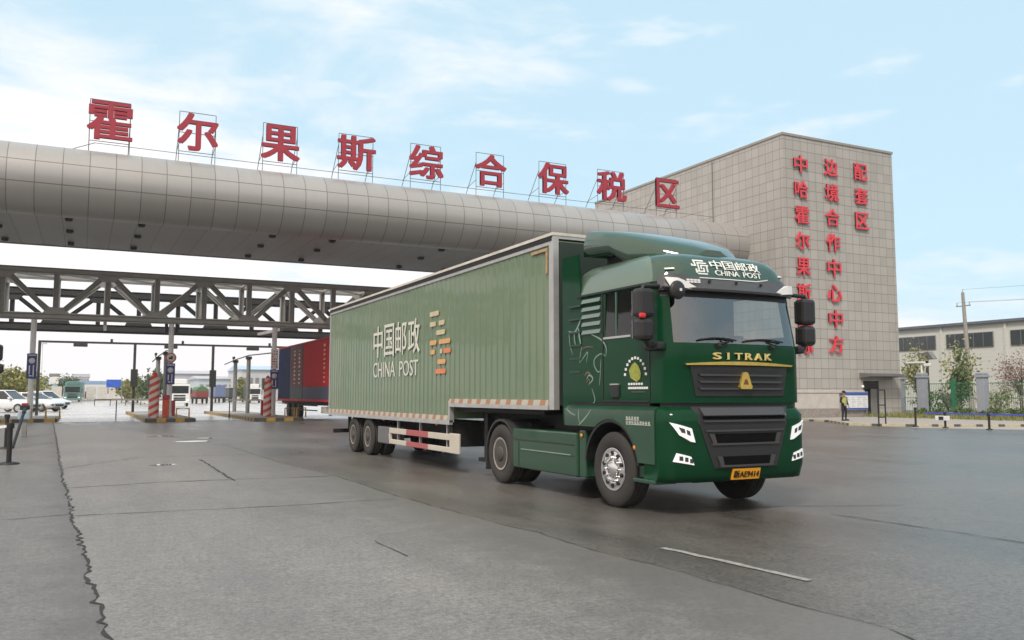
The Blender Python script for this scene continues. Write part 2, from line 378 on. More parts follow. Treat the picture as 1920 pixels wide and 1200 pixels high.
def glass(name, tint, refl=.10, rough=.03):
    m = bpy.data.materials.new(name); m.use_nodes = True; t = m.node_tree; t.nodes.clear()
    o = t.nodes.new('ShaderNodeOutputMaterial'); a = t.nodes.new('ShaderNodeBsdfTransparent'); a.inputs[0].default_value = tint + (1,)
    b = t.nodes.new('ShaderNodeBsdfGlossy'); b.inputs['Roughness'].default_value = rough; b.inputs[0].default_value = (.9, .92, .92, 1)
    lw = t.nodes.new('ShaderNodeLayerWeight'); lw.inputs[0].default_value = .5; pw_ = t.nodes.new('ShaderNodeMath'); pw_.operation = 'POWER'; pw_.inputs[1].default_value = 4.5; t.links.new(lw.outputs['Facing'], pw_.inputs[0])
    mr = t.nodes.new('ShaderNodeMapRange'); mr.inputs['To Min'].default_value = refl; mr.inputs['To Max'].default_value = .95
    t.links.new(pw_.outputs[0], mr.inputs['Value'])
    x = t.nodes.new('ShaderNodeMixShader'); t.links.new(mr.outputs[0], x.inputs[0]); t.links.new(a.outputs[0], x.inputs[1]); t.links.new(b.outputs[0], x.inputs[2])
    t.links.new(x.outputs[0], o.inputs[0]); return m
M['windscreen'] = glass('windscreen glass', (.62, .66, .65), .20)
M['sideglass'] = glass('side window glass', (.30, .33, .33), .05)
M['farglass'] = glass('clear side window glass', (.82, .84, .83), .05)

# trailer paint: faded, streaked with road dirt towards the bottom
def trailer_paint():
    m = mat('faded green trailer paint', (.09, .15, .09), .34, var=0, rvar=0, coat=.35); q = NB(m); g, x, y, z = q.pos()
    mp_ = q.n('ShaderNodeMapping'); mp_.inputs['Scale'].default_value = (1, 5, .35); q.l(g.outputs['Position'], mp_.inputs[0])
    st = q.noise(mp_.outputs[0], 1.4, 6, .7); big = q.noise(g.outputs['Position'], .5, 4)
    c = q.mixc(big, (.10, .165, .095), (.16, .205, .115))
    mr = q.n('ShaderNodeMapRange'); mr.inputs['From Min'].default_value = .5; mr.inputs['From Max'].default_value = .85; q.l(st, mr.inputs['Value'])
    c = q.mixc(q.m('MULTIPLY', mr.outputs[0], .45), c, (.22, .23, .17))
    q.l(c, q.b.inputs['Base Color'])
    q.l(q.m('ADD', .3, q.m('MULTIPLY', st, .2)), q.b.inputs['Roughness']); return m
M['trailer'] = trailer_paint()

# tiled stone on the tower, ribs of the canopy shell
def tile_mat():
    m = mat('tower stone tiles', (.40, .375, .34), .55, var=0, rvar=0); q = NB(m); g, x, y, z = q.pos()
    P = .655; cx_, cy_, cz_ = [q.m('FLOOR', q.m('DIVIDE', c, P)) for c in (x, y, z)]
    cb = q.n('ShaderNodeCombineXYZ'); [q.l(a, cb.inputs[i]) for i, a in enumerate((cx_, cy_, cz_))]
    wn_ = q.n('ShaderNodeTexWhiteNoise', noise_dimensions='3D'); q.l(cb.outputs[0], wn_.inputs['Vector'])
    c = q.mixc(wn_.outputs['Value'], (.372, .350, .322), (.432, .408, .376))
    big = q.noise(g.outputs['Position'], .35, 5); c = q.mixc(q.m('MULTIPLY', big, .25), c, (.30, .28, .26))
    ms = q.n('ShaderNodeMapping'); ms.inputs['Scale'].default_value = (1.6, 1.6, .09); q.l(g.outputs['Position'], ms.inputs[0]); sk_ = q.n('ShaderNodeMapRange'); sk_.inputs['From Min'].default_value = .52; sk_.inputs['From Max'].default_value = .75; q.l(q.noise(ms.outputs[0], 1.6, 6, .65), sk_.inputs['Value'])
    c = q.mixc(q.m('MULTIPLY', sk_.outputs[0], .35), c, (.25, .23, .205))      # rain streaks
    ln = q.m('MAXIMUM', q.m('MAXIMUM', q.line(x, P, .028, .012), q.line(y, P, .028, .012)), q.line(z, P, .028, .012))
    # only the joints that run across each face count: tile faces are axis aligned
    sep = q.n('ShaderNodeSeparateXYZ'); q.l(g.outputs['Normal'], sep.inputs[0])
    nx, ny = q.m('ABSOLUTE', sep.outputs[0]), q.m('ABSOLUTE', sep.outputs[1])
    lx = q.m('MULTIPLY', q.line(x, P, .03, .015), q.m('LESS_THAN', nx, .5)); ly = q.m('MULTIPLY', q.line(y, P, .03, .015), q.m('LESS_THAN', ny, .5))
    ln = q.m('MAXIMUM', q.m('MAXIMUM', lx, ly), q.line(z, P, .035, .017))
    c = q.mixc(q.m('MULTIPLY', ln, .75), c, (.13, .10, .085)); q.l(c, q.b.inputs['Base Color']); return m
M['tiles'] = tile_mat()
def shell_mat(name, base, rough, hz, metal=0.):
    m = mat(name, base, rough, metal, var=0, rvar=0); q = NB(m); g, x, y, z = q.pos()
    cb = q.n('ShaderNodeCombineXYZ'); q.l(q.m('FLOOR', q.m('DIVIDE', q.m('ADD', x, .13), 1.13)), cb.inputs[0]); wn_ = q.n('ShaderNodeTexWhiteNoise', noise_dimensions='3D'); q.l(cb.outputs[0], wn_.inputs['Vector'])
    c = q.mixc(wn_.outputs['Value'], tuple(v * .93 for v in base), tuple(min(1, v * 1.06) for v in base))
    mp_ = q.n('ShaderNodeMapping'); mp_.inputs['Scale'].default_value = (2.2, .5, .5); q.l(g.outputs['Position'], mp_.inputs[0])
    c = q.mixc(q.m('MULTIPLY', q.noise(mp_.outputs[0], 1.2, 6, .7), .3), c, tuple(v * .62 for v in base))
    ln = q.line(x, 1.13, .038, .13)
    for zz in hz: ln = q.m('MAXIMUM', ln, q.m('LESS_THAN', q.m('ABSOLUTE', q.m('SUBTRACT', z, zz)), .022))
    c = q.mixc(q.m('MULTIPLY', ln, .62), c, (.05, .045, .04)); q.l(c, q.b.inputs['Base Color']); return m
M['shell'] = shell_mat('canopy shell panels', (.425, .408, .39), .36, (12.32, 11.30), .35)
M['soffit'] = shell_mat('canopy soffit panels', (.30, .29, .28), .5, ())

def leaf_mat(name, a, b):
    m = mat(name, a, .6, var=0, rvar=0); q = NB(m); oi = q.n('ShaderNodeNewGeometry')
    q.l(q.mixc(oi.outputs['Random Per Island'], a, b), q.b.inputs['Base Color'])
    q.b.inputs['Transmission Weight'].default_value = 0; q.b.inputs['Subsurface Weight'].default_value = 0; return m
M['leaf_olive'] = leaf_mat('olive leaves', (.13, .14, .022), (.30, .28, .06))
M['leaf_green'] = leaf_mat('green leaves', (.045, .085, .02), (.11, .15, .04))
M['leaf_spring'] = leaf_mat('spring leaves', (.20, .21, .07), (.34, .33, .13))
M['leaf_pink'] = leaf_mat('bare reddish twigs', (.20, .13, .11), (.32, .22, .19))
M['grass'] = leaf_mat('grass blades', (.10, .13, .03), (.28, .25, .08))

# ------------------------------------------------------------------ ground
def jag(px, amp, step=.35):
    P = [GZ(u, v) for u, v in px]; Q = []
    for a, b in zip(P, P[1:]):
        n = max(1, int((b - a).length / step))
        for i in range(n):
            p = a.lerp(b, i / n); d = (b - a).normalized(); k = random.uniform(-amp, amp)
            Q.append(Vector((p.x - d.y * k, p.y + d.x * k, 0)))
    return Q + [P[-1]]
def ribbon(mb, Q, w, z, jit=.5):
    L, Rr = [], []
    for i, p in enumerate(Q):
        d = (Q[min(i + 1, len(Q) - 1)] - Q[max(i - 1, 0)]).normalized(); s = Vector((-d.y, d.x, 0))
        L.append((p + s * w * random.uniform(1 - jit, 1 + jit) * .5) + Vector((0, 0, z))); Rr.append((p - s * w * random.uniform(1 - jit, 1 + jit) * .5) + Vector((0, 0, z)))
    mb.grid([L, Rr], smooth=False)
def sheet(name, poly, z, m):
    bm = bmesh.new(); f = bm.faces.new([bm.verts.new((p[0], p[1], z)) for p in poly]); f.normal_update()
    if f.normal.z < 0: f.normal_flip()
    bmesh.ops.triangulate(bm, faces=[f]); b = MB(); b.bm(bm); return struct(name, b, m)
sheet('ground', [(-2500, -300), (2500, -300), (2500, 4000), (-2500, 4000)], 0, M['asphalt'])
crackL = jag([(100, 792), (104, 815), (112, 865), (120, 905), (130, 935), (135, 965), (147, 1005), (158, 1040), (167, 1085), (182, 1130), (205, 1195), (235, 1290)], .036, .10)
seamD = jag([(415, 832), (525, 868), (620, 890), (695, 914), (740, 930), (785, 942), (870, 965), (940, 984), (1010, 1000), (1110, 1032), (1285, 1075), (1330, 1092), (1430, 1118), (1510, 1140), (1610, 1165), (1670, 1180), (1710, 1198), (1900, 1290)], .02, .2)
seep(M['asphalt_left'], (crackL[5].x, crackL[5].y), (crackL[-1].x, crackL[-1].y), .55)
seep(M['asphalt_mid'], (seamD[0].x, seamD[0].y), (seamD[-1].x, seamD[-1].y), 1.7, .75, (.112, .103, .095))
sheet('road', crackL + seamD[::-1], .004, M['asphalt_mid'])
sheet('road', [(crackL[0].x - 9, crackL[0].y)] + crackL + [(-6, crackL[-1].y)], .0045, M['asphalt_left'])
b = MB(); ribbon(b, crackL, .024, .009, .95); struct('crack', b, M['crack']); b = MB(); ribbon(b, seamD, .014, .009, .95)
for px, w in (([(0, 976), (70, 971), (140, 964)], .03), ([(140, 968), (300, 960), (520, 950), (740, 936)], .028), ([(120, 916), (300, 905), (450, 899), (620, 893)], .035), ([(112, 880), (260, 858), (460, 853)], .03), ([(375, 862), (440, 902)], .05),
              ([(1560, 965), (1700, 985), (1800, 1000), (1930, 1020)], .03), ([(1230, 955), (1480, 950), (1700, 948)], .03), ([(700, 1015), (740, 1032), (765, 1044)], .02)):
    ribbon(b, jag(px, .02, .2), w * .8, .0088, .9)
struct('crack', b, M['crack_f'])
b = MB(); ribbon(b, jag([(1243, 1028), (1330, 1047), (1425, 1069), (1518, 1090)], .006, .12), .085, .0085, .35); struct('marking', b, M['marking'])
# puddles that still stand on the yard
b = MB()
for u, v, rx, ry in ((362, 828, .62, .42), (300, 818, .6, .3), (385, 822, .3, .2), (305, 872, .3, .22)):
    c = GZ(u, v); n = 18; b.add([(c.x + rx * math.cos(t * 2 * math.pi / n) * random.uniform(.8, 1.1), c.y + ry * math.sin(t * 2 * math.pi / n) * random.uniform(.8, 1.1), .0095) for t in range(n)], [list(range(n))])
struct('puddle', b, M['water'])
sheet('road', [(-40, 55.5), (33, 55.5), (33, 120), (60, 420), (-120, 420), (-60, 120)], .004, M['yard'])
b = MB(); b.box(-2.0, 3.2, 54.9, 55.45, .0, .006); b.box(5.8, 9.1, 54.9, 55.45, .0, .006); struct('marking', b, M['white_d'])

# ------------------------------------------------------------------ gate canopy with its characters
TX, TY, TH = 40.35, 41.0, 18.6           # tower: left face x, front face y, height
def canopy():
    root = thing('gate_canopy', (10, 47, 10.2), 'long rounded grey metal entrance canopy spanning the whole gate', 'canopy')
    prof = []
    cy_, cz_, ry, rz_ = 46.1, 11.75, 1.85, 1.72
    n = 26
    for i in range(n + 1):
        t = R(108) + (R(262) - R(108)) * i / n
        prof.append((cy_ + ry * math.cos(t), cz_ + rz_ * math.sin(t)))
    front = prof[:]; top = [(56.4, 10.9), (49, 13.05)] 
    full = top + front
    x0, x1 = -24.0, TX - .003
    xs = [x0 + (x1 - x0) * i / 8 for i in range(9)]
    b = MB(); b.grid([[(x, y, z) for y, z in full] for x in xs]); 
    b.add([(x1, y, z) for y, z in full], [list(range(len(full)))]); b.build('shell', M['shell'], root)
    yb, zb = front[-1]
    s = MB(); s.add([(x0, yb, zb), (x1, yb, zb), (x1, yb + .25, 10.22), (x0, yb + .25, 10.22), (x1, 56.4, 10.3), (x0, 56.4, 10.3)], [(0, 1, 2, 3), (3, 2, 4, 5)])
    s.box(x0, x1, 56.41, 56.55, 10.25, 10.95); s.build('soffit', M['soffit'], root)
    for k, x in enumerate([-10.8, -7.5, -4.2, -.95, 2.35, 8.9, 12.2, 18.8, 22.1]):
        for y in (47.0, 50.5, 54.7):
            d = MB(); d.box(x - .17, x + .17, y - .17, y + .17, 10.12, 10.26, 0, .02); d.box(x - .12, x + .12, y - .12, y + .12, 10.09, 10.118, 0)
            d.build('downlight', M['black'], root)
    r = MB(); zc = 13.75
    r.tube([(.0, 47.6, 14.35), (8, 47.6, 14.3), (20, 47.6, 14.3), (TX - .4, 47.6, 14.3)], .018, 5); r.tube([(-1.6, 46.6, 13.35), (0.05, 47.6, 14.35)], .02, 5)
    r.build('cable', M['steel_line'], root)
    return root
canopy()

# nine characters standing on the canopy roof
CHARS = [('霍', -.34, 1.73, 'first of nine, with the rain shaped top half'), ('尔', 3.80, 5.83, 'second of nine, open strokes inside a thin frame'), ('果', 8.02, 10.09, 'third of nine, grid shaped top over spreading legs'),
         ('斯', 12.16, 14.38, 'fourth of nine, dense left half and slim right half'), ('综', 16.41, 18.53, 'fifth of nine, thread shaped left half'), ('合', 20.59, 22.68, 'sixth of nine, roof shape over a square'),
         ('保', 24.91, 27.10, 'seventh of nine, standing just left of the tower roofline'), ('税', 29.24, 31.50, 'eighth of nine, partly in front of the tower wall'), ('区', 33.90, 35.82, 'last of nine, open box wholly in front of the tower wall')]
for ch, x0, x1, d in CHARS:
    root = thing('sign_character', ((x0 + x1) / 2, 46.2, 13.45), 'dark red roof character %s, %s' % (ch, d), 'sign', 'characters on the canopy roof')
    b = MB(); put_text(b, ch, (x0, 46.2, 14.16), (1, 0, 0), (0, 0, 1), x1 - x0, 1.96, .16, .026); b.build('letter', M['sign_red'], root)
    f = MB(); r = .02
    for x in (x0 + .12, x1 - .12):
        f.tube([(x, 46.25, 13.3), (x, 46.25, 16.2)], r, 5); f.tube([(x, 46.25, 15.6), (x, 48.6, 13.0)], r, 5); f.tube([(x, 46.25, 14.5), (x, 47.6, 14.3)], r * .8, 5)
    for z in (14.1, 15.1, 16.2): f.tube([(x0 + .12, 46.25, z), (x1 - .12, 46.25, z)], r, 5)
    f.build('frame', M['steel_line'], root)

# ------------------------------------------------------------------ tower
def tower():
    root = thing('tower_building', (TX + 5, TY + 8, 0), 'tall tiled stone gate tower with red vertical lettering', 'building')
    X1, Y1 = 50.7, 64.0
    b = MB(); b.add([(TX, TY, .1), (X1, TY, .1), (X1, Y1, .1), (TX, Y1, .1), (TX, TY, TH), (X1, TY, TH), (X1, Y1, TH), (TX, Y1, TH)], [(1, 2, 6, 5), (2, 3, 7, 6), (3, 0, 4, 7), (4, 5, 6, 7)])
    dx0, dx1, dz = 47.05, 48.55, 2.5
    # front face with the door opening left in it
    b.add([(TX, TY, .1), (dx0, TY, .1), (dx0, TY, TH), (TX, TY, TH)], [(0, 1, 2, 3)]); b.add([(dx1, TY, .1), (X1, TY, .1), (X1, TY, TH), (dx1, TY, TH)], [(0, 1, 2, 3)]); b.add([(dx0, TY, dz), (dx1, TY, dz), (dx1, TY, TH), (dx0, TY, TH)], [(0, 1, 2, 3)])
    b.add([(dx0, TY, .1), (dx0, TY + 1.2, .1), (dx0, TY + 1.2, dz), (dx0, TY, dz)], [(0, 1, 2, 3)]); b.add([(dx1, TY, .1), (dx1, TY + 1.2, .1), (dx1, TY + 1.2, dz), (dx1, TY, dz)], [(0, 1, 2, 3)])
    b.add([(dx0, TY, dz), (dx1, TY, dz), (dx1, TY + 1.2, dz), (dx0, TY + 1.2, dz)], [(0, 1, 2, 3)]); b.add([(dx0, TY + 1.2, .1), (dx1, TY + 1.2, .1), (dx1, TY + 1.2, dz), (dx0, TY + 1.2, dz)], [(0, 1, 2, 3)])
    b.build('wall', M['tiles'], root, fix=False)
    p = MB(); p.box(TX - .06, X1 + .06, TY - .06, Y1, TH + .002, TH + .16); p.build('coping', mat('coping stone', (.30, .28, .25), .6), root)
    p = MB(); p.box(TX - .05, dx0 - .05, TY - .22, TY - .003, .1, .66, 0, .02); p.build('plinth', mat('rough granite plinth', (.27, .235, .21), .8, var=.45, scale=6, bump=.4), root)
    p = MB(); p.box(TX - .05, dx0 - .05, TY - .14, TY - .003, 1.68, 1.86, 0, .015); p.box(TX + .02, dx0 - 2.4, TY - .10, TY - .003, .67, 1.66); p.build('wainscot', mat('pale marble cladding', (.50, .46, .42), .5, var=.15, scale=2), root)
    s = MB()
    for (x, z0) in ((TX + 7.2, 0),): pass
    # expansion joint and pipe on the left face
    s.tube([(TX - .03, 48.0, 11.0), (TX - .03, 48.0, TH - .1)], .035, 6); s.build('downpipe', M['steel_line'], root)
    a = MB(); a.prism([(TY - 1.0, 2.80), (TY - .003, 2.70), (TY - .003, 3.04), (TY - 1.0, 2.96)], 0, 46.7, 49.9); a.build('door_canopy', mat('canopy slab', (.15, .14, .13), .7), root)
    d = MB(); d.box(dx0 + .02, dx0 + .14, TY + .02, TY + .12, .1, dz - .02); d.box(dx1 - .14, dx1 - .02, TY + .02, TY + .12, .1, dz - .02); d.box(dx0 + .14, dx1 - .14, TY + .02, TY + .12, 1.98, dz - .02)
    fr = d.build('door', M['black'], root)
    g = MB(); g.box(dx0 + .75, dx1 - .15, TY + .06, TY + .09, .14, 1.96); g.build('door_leaf', M['post_g'], fr)
    g = MB(); g.box(dx0 + .16, dx0 + .73, TY + .9, TY + .93, .14, 1.96); g.build('dark_opening', M['black'], fr)
    l = MB(); l.box(46.85, 47.0, TY - .12, TY - .01, 2.05, 2.2, 0, .03); l.build('wall_lamp', M['lamp'], root)
    for txt, x0, x1, zt in (('中哈霍尔果斯国际', 41.18, 42.48, 17.35), ('边境合作中心中方', 43.92, 45.28, 17.44), ('配套区', 46.72, 48.1, 17.46)):
        for i, ch in enumerate(txt):
            zb = zt - 1.71 * i - 1.17
            c = MB(); put_text(c, ch, (x0, TY - .075, zb), (1, 0, 0), (0, 0, 1), x1 - x0 - .08, 1.17, .075, .023); c.build('wall_character', M['tower_red'], root)
    return root
tower()
nb = thing('notice_board', (45.9, 40.7, .1), 'blue and white notice board on legs beside the tower door', 'notice board')
b = MB(); b.box(44.8, 47.0, 40.62, 40.70, .56, 1.76); b.build('panel', M['white'], nb)
b = MB(); b.box(44.82, 46.98, 40.605, 40.618, 1.53, 1.74); b.box(44.82, 46.98, 40.605, 40.618, .58, .70); b.build('blue_band', mat('notice blue', (.05, .10, .36), .5), nb)
b = MB()
for i in range(4):
    for k in range(5): b.box(44.95 + i * .52, 44.95 + i * .52 + .4 - .1 * ((i + k) % 3), 40.608, 40.618, .80 + k * .14, .84 + k * .14)
b.build('notice', mat('pale print', (.45, .50, .62), .6), nb)
for x in (44.9, 46.9): b = MB(); b.box(x - .04, x + .04, 40.63, 40.69, .1, .555); b.build('leg', M['post_g'], nb)

# raised pavement and painted kerb in front of the tower
KP = [(38.7, 42.9), (38.7, 38.5), (38.3, 35.8), (35.15, 31.6), (35.75, 30.1), (36.7, 28.9), (41.5, 26.4), (48, 22.5), (51, 30), (51, 42.9)]
b = MB(); b.prism(KP, 2, .0, .1); struct('pavement', b, M['paving'])
b = MB(); m_ = 0
for (a, c) in zip(KP[1:7], KP[2:8]):
    a, c = Vector((a[0], a[1], .055)), Vector((c[0], c[1], .055)); n = max(1, int((c - a).length / 1.0))
    for i in range(n): b.bar(a.lerp(c, i / n), a.lerp(c, (i + .70) / n), .16, .125, 0); b.bar(a.lerp(c, (i + .703) / n), a.lerp(c, (i + .997) / n), .16, .125, 1)
struct('kerb', b, [M['kerb_cream'], M['kerb_k']])
sheet('ground_strip', [(35.0, 27.9), (36.6, 28.7), (41.5, 26.2), (48, 22.3), (46, 19), (38.2, 23.0)], .005, M['paving'])

# ------------------------------------------------------------------ truss gantries
def truss(ys, x0, x1, zb, zt, px, pitch, m, label, ch=.36, w=.34):
    """px = x of one bottom panel point; V diagonals meet there; posts at every half pitch"""
    root = thing('truss_gantry', ((x0 + x1) / 2, ys[0], zb), label, 'truss', 'steel box trusses behind the canopy')
    for k, y in enumerate(ys): truss_plane(root, y, x0, x1, zb + .3 * k, zt, px, pitch, m, ch, w)
    if len(ys) < 2: return root
    n = 0; x = px - pitch * 2
    while x < x1:
        for z in (zb, zt):
            b = MB(); b.bar((x, ys[0] + w / 2 + .01, z), (x, ys[1] - w / 2 - .01, z + (.3 if z == zb else 0)), .12, .12); b.build('cross_beam', m, root)
        b = MB(); b.bar((x, ys[0] + w / 2, zt - .1), (x + pitch / 2, ys[1] - w / 2, zt - .1), .1, .1); b.build('lateral_brace', m, root)
        x += pitch / 2
    return root
def truss_plane(root, y, x0, x1, zb, zt, px, pitch, m, ch, w):
    for nm, z in (('bottom_chord', zb), ('top_chord', zt)):
        b = MB(); b.box(x0, x1, y - w / 2, y + w / 2, z + ch * .5 - .04, z + ch * .5); b.box(x0, x1, y - w / 2, y + w / 2, z - ch * .5, z - ch * .5 + .04); b.box(x0, x1, y - .03, y + .03, z - ch * .5 + .041, z + ch * .5 - .041)
        b.box(x0, x1, y - w / 2 - .012, y - w / 2 - .002, z - ch * .28, z + ch * .28)
        b.build(nm, m, root)
    i0 = int((x0 - px) // pitch) - 1
    for i in range(i0, i0 + int((x1 - x0) / pitch) + 4):
        xb = px + i * pitch
        for x in (xb, xb + pitch / 2):
            if x0 < x < x1:
                b = MB(); b.box(x - .15, x - .11, y - .16, y + .16, zb + ch * .5 + .001, zt - ch * .5 - .001); b.box(x + .11, x + .15, y - .16, y + .16, zb + ch * .5 + .001, zt - ch * .5 - .001); b.box(x - .109, x + .109, y - .02, y + .02, zb + ch * .5 + .001, zt - ch * .5 - .001); b.build('post', m, root)
        for s in (-1, 1):
            xt = xb + s * pitch / 2
            if x0 < min(xb, xt) and max(xb, xt) < x1:
                a_, b_ = Vector((xb + s * .22, y, zb + ch * .5)), Vector((xt - s * .22, y, zt - ch * .5)); b = MB(); up = Vector((-(b_ - a_).z, 0, (b_ - a_).x)).normalized()
                b.bar(a_, b_, .3, .05, 0, up); b.bar(a_ + up * .13, b_ + up * .13, .3, .03, 0, up); b.bar(a_ - up * .13, b_ - up * .13, .3, .03, 0, up); b.bar(a_ + Vector((0, -.02, 0)), b_ + Vector((0, -.02, 0)), .04, .24, 0, up); b.build('diagonal', m, root)
        if x0 < xb < x1:
            b = MB(); zz = zb + ch * .5; e = .25 if ch > .5 else 0; b.prism([(xb - .7 - e, zz), (xb + .7 + e, zz), (xb + .4 + e, zz + .36 + e), (xb - .4 - e, zz + .36 + e)], 1, y - .185, y - .165); b.build('gusset', m, root)
            b = MB(); zz = zt - ch * .5; xg = xb + pitch / 2; b.prism([(xg - .7, zz), (xg + .7, zz), (xg + .35, zz - .34), (xg - .35, zz - .34)], 1, y - .185, y - .165); b.build('gusset', m, root)
truss((57.0, 60.0), -16, 40, 6.14, 8.86, -1.63, 5.52, M['truss'], 'lighter grey steel truss resting on the white poles', ch=.36)
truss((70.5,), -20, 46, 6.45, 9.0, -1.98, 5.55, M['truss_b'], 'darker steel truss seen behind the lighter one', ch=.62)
for tx in (-9.7, 1.1, 12.2):
    b = MB(); b.bar((tx, 60.3, 6.1), (tx + .2, 70.2, 6.4), .2, .2)
    tag(b.build('cross_tie', M['truss']), {-9.7: 'cross beam tying both trusses together, off the left edge', 1.1: 'cross beam tying both trusses together left of the middle pole', 12.2: 'cross beam tying both trusses together above the red truck'}[tx], 'beam', 'cross beams between the trusses')

# ------------------------------------------------------------------ white poles with signs
def glyph_rows(b, x0, x1, z0, z1, y, rows, cols, fill=.7):
    for i in range(rows):
        for j in range(cols):
            if random.random() < .85:
                w, h = (x1 - x0) / cols, (z1 - z0) / rows
                b.box(x0 + w * (j + .15), x0 + w * (j + .15 + fill * random.uniform(.6, 1)), y - .004, y, z0 + h * (i + .2), z0 + h * (i + .2 + random.uniform(.35, .6)))
def pole(x, y, ztop, label, sz, extra):
    root = thing('white_pole', (x, y, .2), label, 'pole', 'white poles holding up the front truss')
    b = MB(); b.tube([(x, y, .2), (x, y, ztop)], .155, 14); b.build('shaft', M['post_w'], root)
    b = MB(); b.lathe([(.3, 0), (.3, .05), (.17, .06), (.17, .25)], (x, y, .2), 2, 14); b.build('base_plate', M['post_w'], root)
    s = MB(); s.box(x - .26, x + .26, y - .24, y - .20, sz[0], sz[1], 0, .01); sg = s.build('blue_sign', M['blue_sign'], root)
    w = MB(); zc = sz[1] - .42; w.lathe([(.0, 0), (.17, 0), (.17, .004)], (x, y - .246, zc), 1, 16); w.box(x - .13, x + .02, y - .246, y - .241, sz[0] + .12, sz[0] + .19)
    w.box(x + .06, x + .12, y - .246, y - .241, sz[0] + .1, zc - .25); w.box(x - .2, x + .2, y - .246, y - .241, sz[1] - .13, sz[1] - .07); w.box(x - .15, x - .08, y - .246, y - .241, sz[0] + .25, zc - .28)
    w.build('sign_symbol', M['white'], sg)
    if extra == 'round':
        r = MB(); zc = 3.85; r.lathe([(.0, 0), (.32, 0), (.32, .03), (0, .03)], (x, y - .235, zc), 1, 22); d = r.build('round_sign', M['white'], root)
        q = MB(); n = 22
        q.rings([[(x + rr * math.cos(2 * math.pi * k / n), yy, zc + rr * math.sin(2 * math.pi * k / n)) for k in range(n)] for rr, yy in ((.31, y - .24), (.31, y - .245), (.25, y - .245), (.25, y - .24))], caps=False, closed=True); q.build('red_ring', M['orange_box'], d)
        q = MB(); q.box(x - .12, x + .1, y - .246, y - .24, zc - .1, zc + .02); q.box(x - .02, x + .12, y - .25, y - .2465, zc + .03, zc + .09); q.build('sign_symbol', M['black'], d)
        for dx in (-.3, .3): k = MB(); k.box(x + dx - .09, x + dx + .09, y - .1, y + .1, 5.4, 6.0, 0, .02); k.build('signal_box', M['black'], root)
    if extra == 'panel':
        q = MB(); q.box(x - .24, x + .24, y - .23, y - .19, sz[1] + .03, sz[1] + 1.35, 0, .01); p = q.build('text_panel', M['white'], root)
        q = MB(); glyph_rows(q, x - .2, x + .2, sz[1] + .1, sz[1] + 1.28, y - .231, 7, 3); q.build('print', M['red'], p)
pole(-2.7, 57, 5.95, 'white pole with a blue sign beside the white cars', (2.5, 3.95), None)
pole(4.79, 57, 5.95, 'white pole with a round prohibition sign above its blue sign', (2.2, 3.5), 'round')
pole(11.1, 57, 5.95, 'white pole with a tall white text panel, beside the red and blue truck', (1.95, 3.2), 'panel')

# ------------------------------------------------------------------ far gantry frame
def gantry():
    root = thing('lane_gantry', (4, 75, 0), 'thin dark steel gantry frame over the lanes beyond the trusses', 'gantry')
    b = MB(); b.bar((-3.2, 75, 5.66), (16.5, 75, 5.66), .16, .16); b.build('beam', M['post_d'], root)
    for x in (-3.1, 3.62, 9.6, 16.4):
        b = MB(); b.bar((x, 75, 0), (x, 75, 5.58), .2, .2); b.build('post', M['post_d'], root)
    for x in (-.3, 3.4, 6.3, 12.8):
        if x in (3.4,): continue
        b = MB(); b.box(x - .5, x + .5, 74.8, 75.2, 5.32, 5.57, 0, .03); b.build('lamp_unit', M['post_d'], root)
    for x in (1.9, 7.2, 14.2): b = MB(); b.box(x - .09, x + .09, 74.9, 75.1, 5.745, 5.98); b.build('camera', M['post_d'], root)
    for x in (3.62, 9.6):
        b = MB(); b.box(x - .26, x + .26, 74.7, 74.89, 2.2, 3.6, 0, .03); b.build('control_cabinet', M['post_d'], root)
gantry()

# ------------------------------------------------------------------ lane islands, posts, booms, striped columns
def island(x0, x1, y0, y1, label):
    root = thing('lane_island', ((x0 + x1) / 2, (y0 + y1) / 2, 0), label, 'kerb island', 'kerb islands between the lanes')
    b = MB(); b.box(x0 + .12, x1 - .12, y0 + .12, y1 - .12, 0, .19); b.build('top', M['paving'], root)
    b = MB(); L = .5
    def run(a, c):
        a, c = Vector(a), Vector(c); n = int((c - a).length / L)
        for i in range(n): b.bar(a.lerp(c, i / n), a.lerp(c, (i + .99) / n), .14, .2, 0 if i % 2 else 1)
    run((x0 + .05, y0, .1), (x1 - .05, y0, .1)); run((x0, y0 + .1, .1), (x0, y1, .1)); run((x1, y0 + .1, .1), (x1, y1, .1))
    b.build('kerb', [M['kerb_y'], M['kerb_k']], root)
island(-4.6, -1.3, 55.5, 64, 'yellow and black kerb island under the pole beside the white cars')
island(3.3, 5.9, 53.2, 78, 'yellow and black kerb island under the middle white pole')
island(9.2, 11.9, 52.0, 76, 'yellow and black kerb island under the pole beside the red truck')
def hoop(x, y, label):
    b = MB(); b.tube([(x - .35, y, .2), (x - .35, y, .75), (x + .35, y, .75), (x + .35, y, .2)], .05, 8)
    tag(b.build('guard_hoop', M['kerb_y']), label, 'guard hoop', 'yellow guard hoops on the lane islands')
hoop(-2.2, 55.9, 'yellow guard hoop nearest the white pole by the cars'); hoop(-1.5, 56.4, 'yellow guard hoop at the open end of the left island')
hoop(5.3, 53.9, 'yellow guard hoop in front of the orange cabinet'); hoop(11.4, 53.0, 'yellow guard hoop beside the red truck wheels'); hoop(12.1, 53.6, 'second yellow guard hoop beside the red truck wheels')
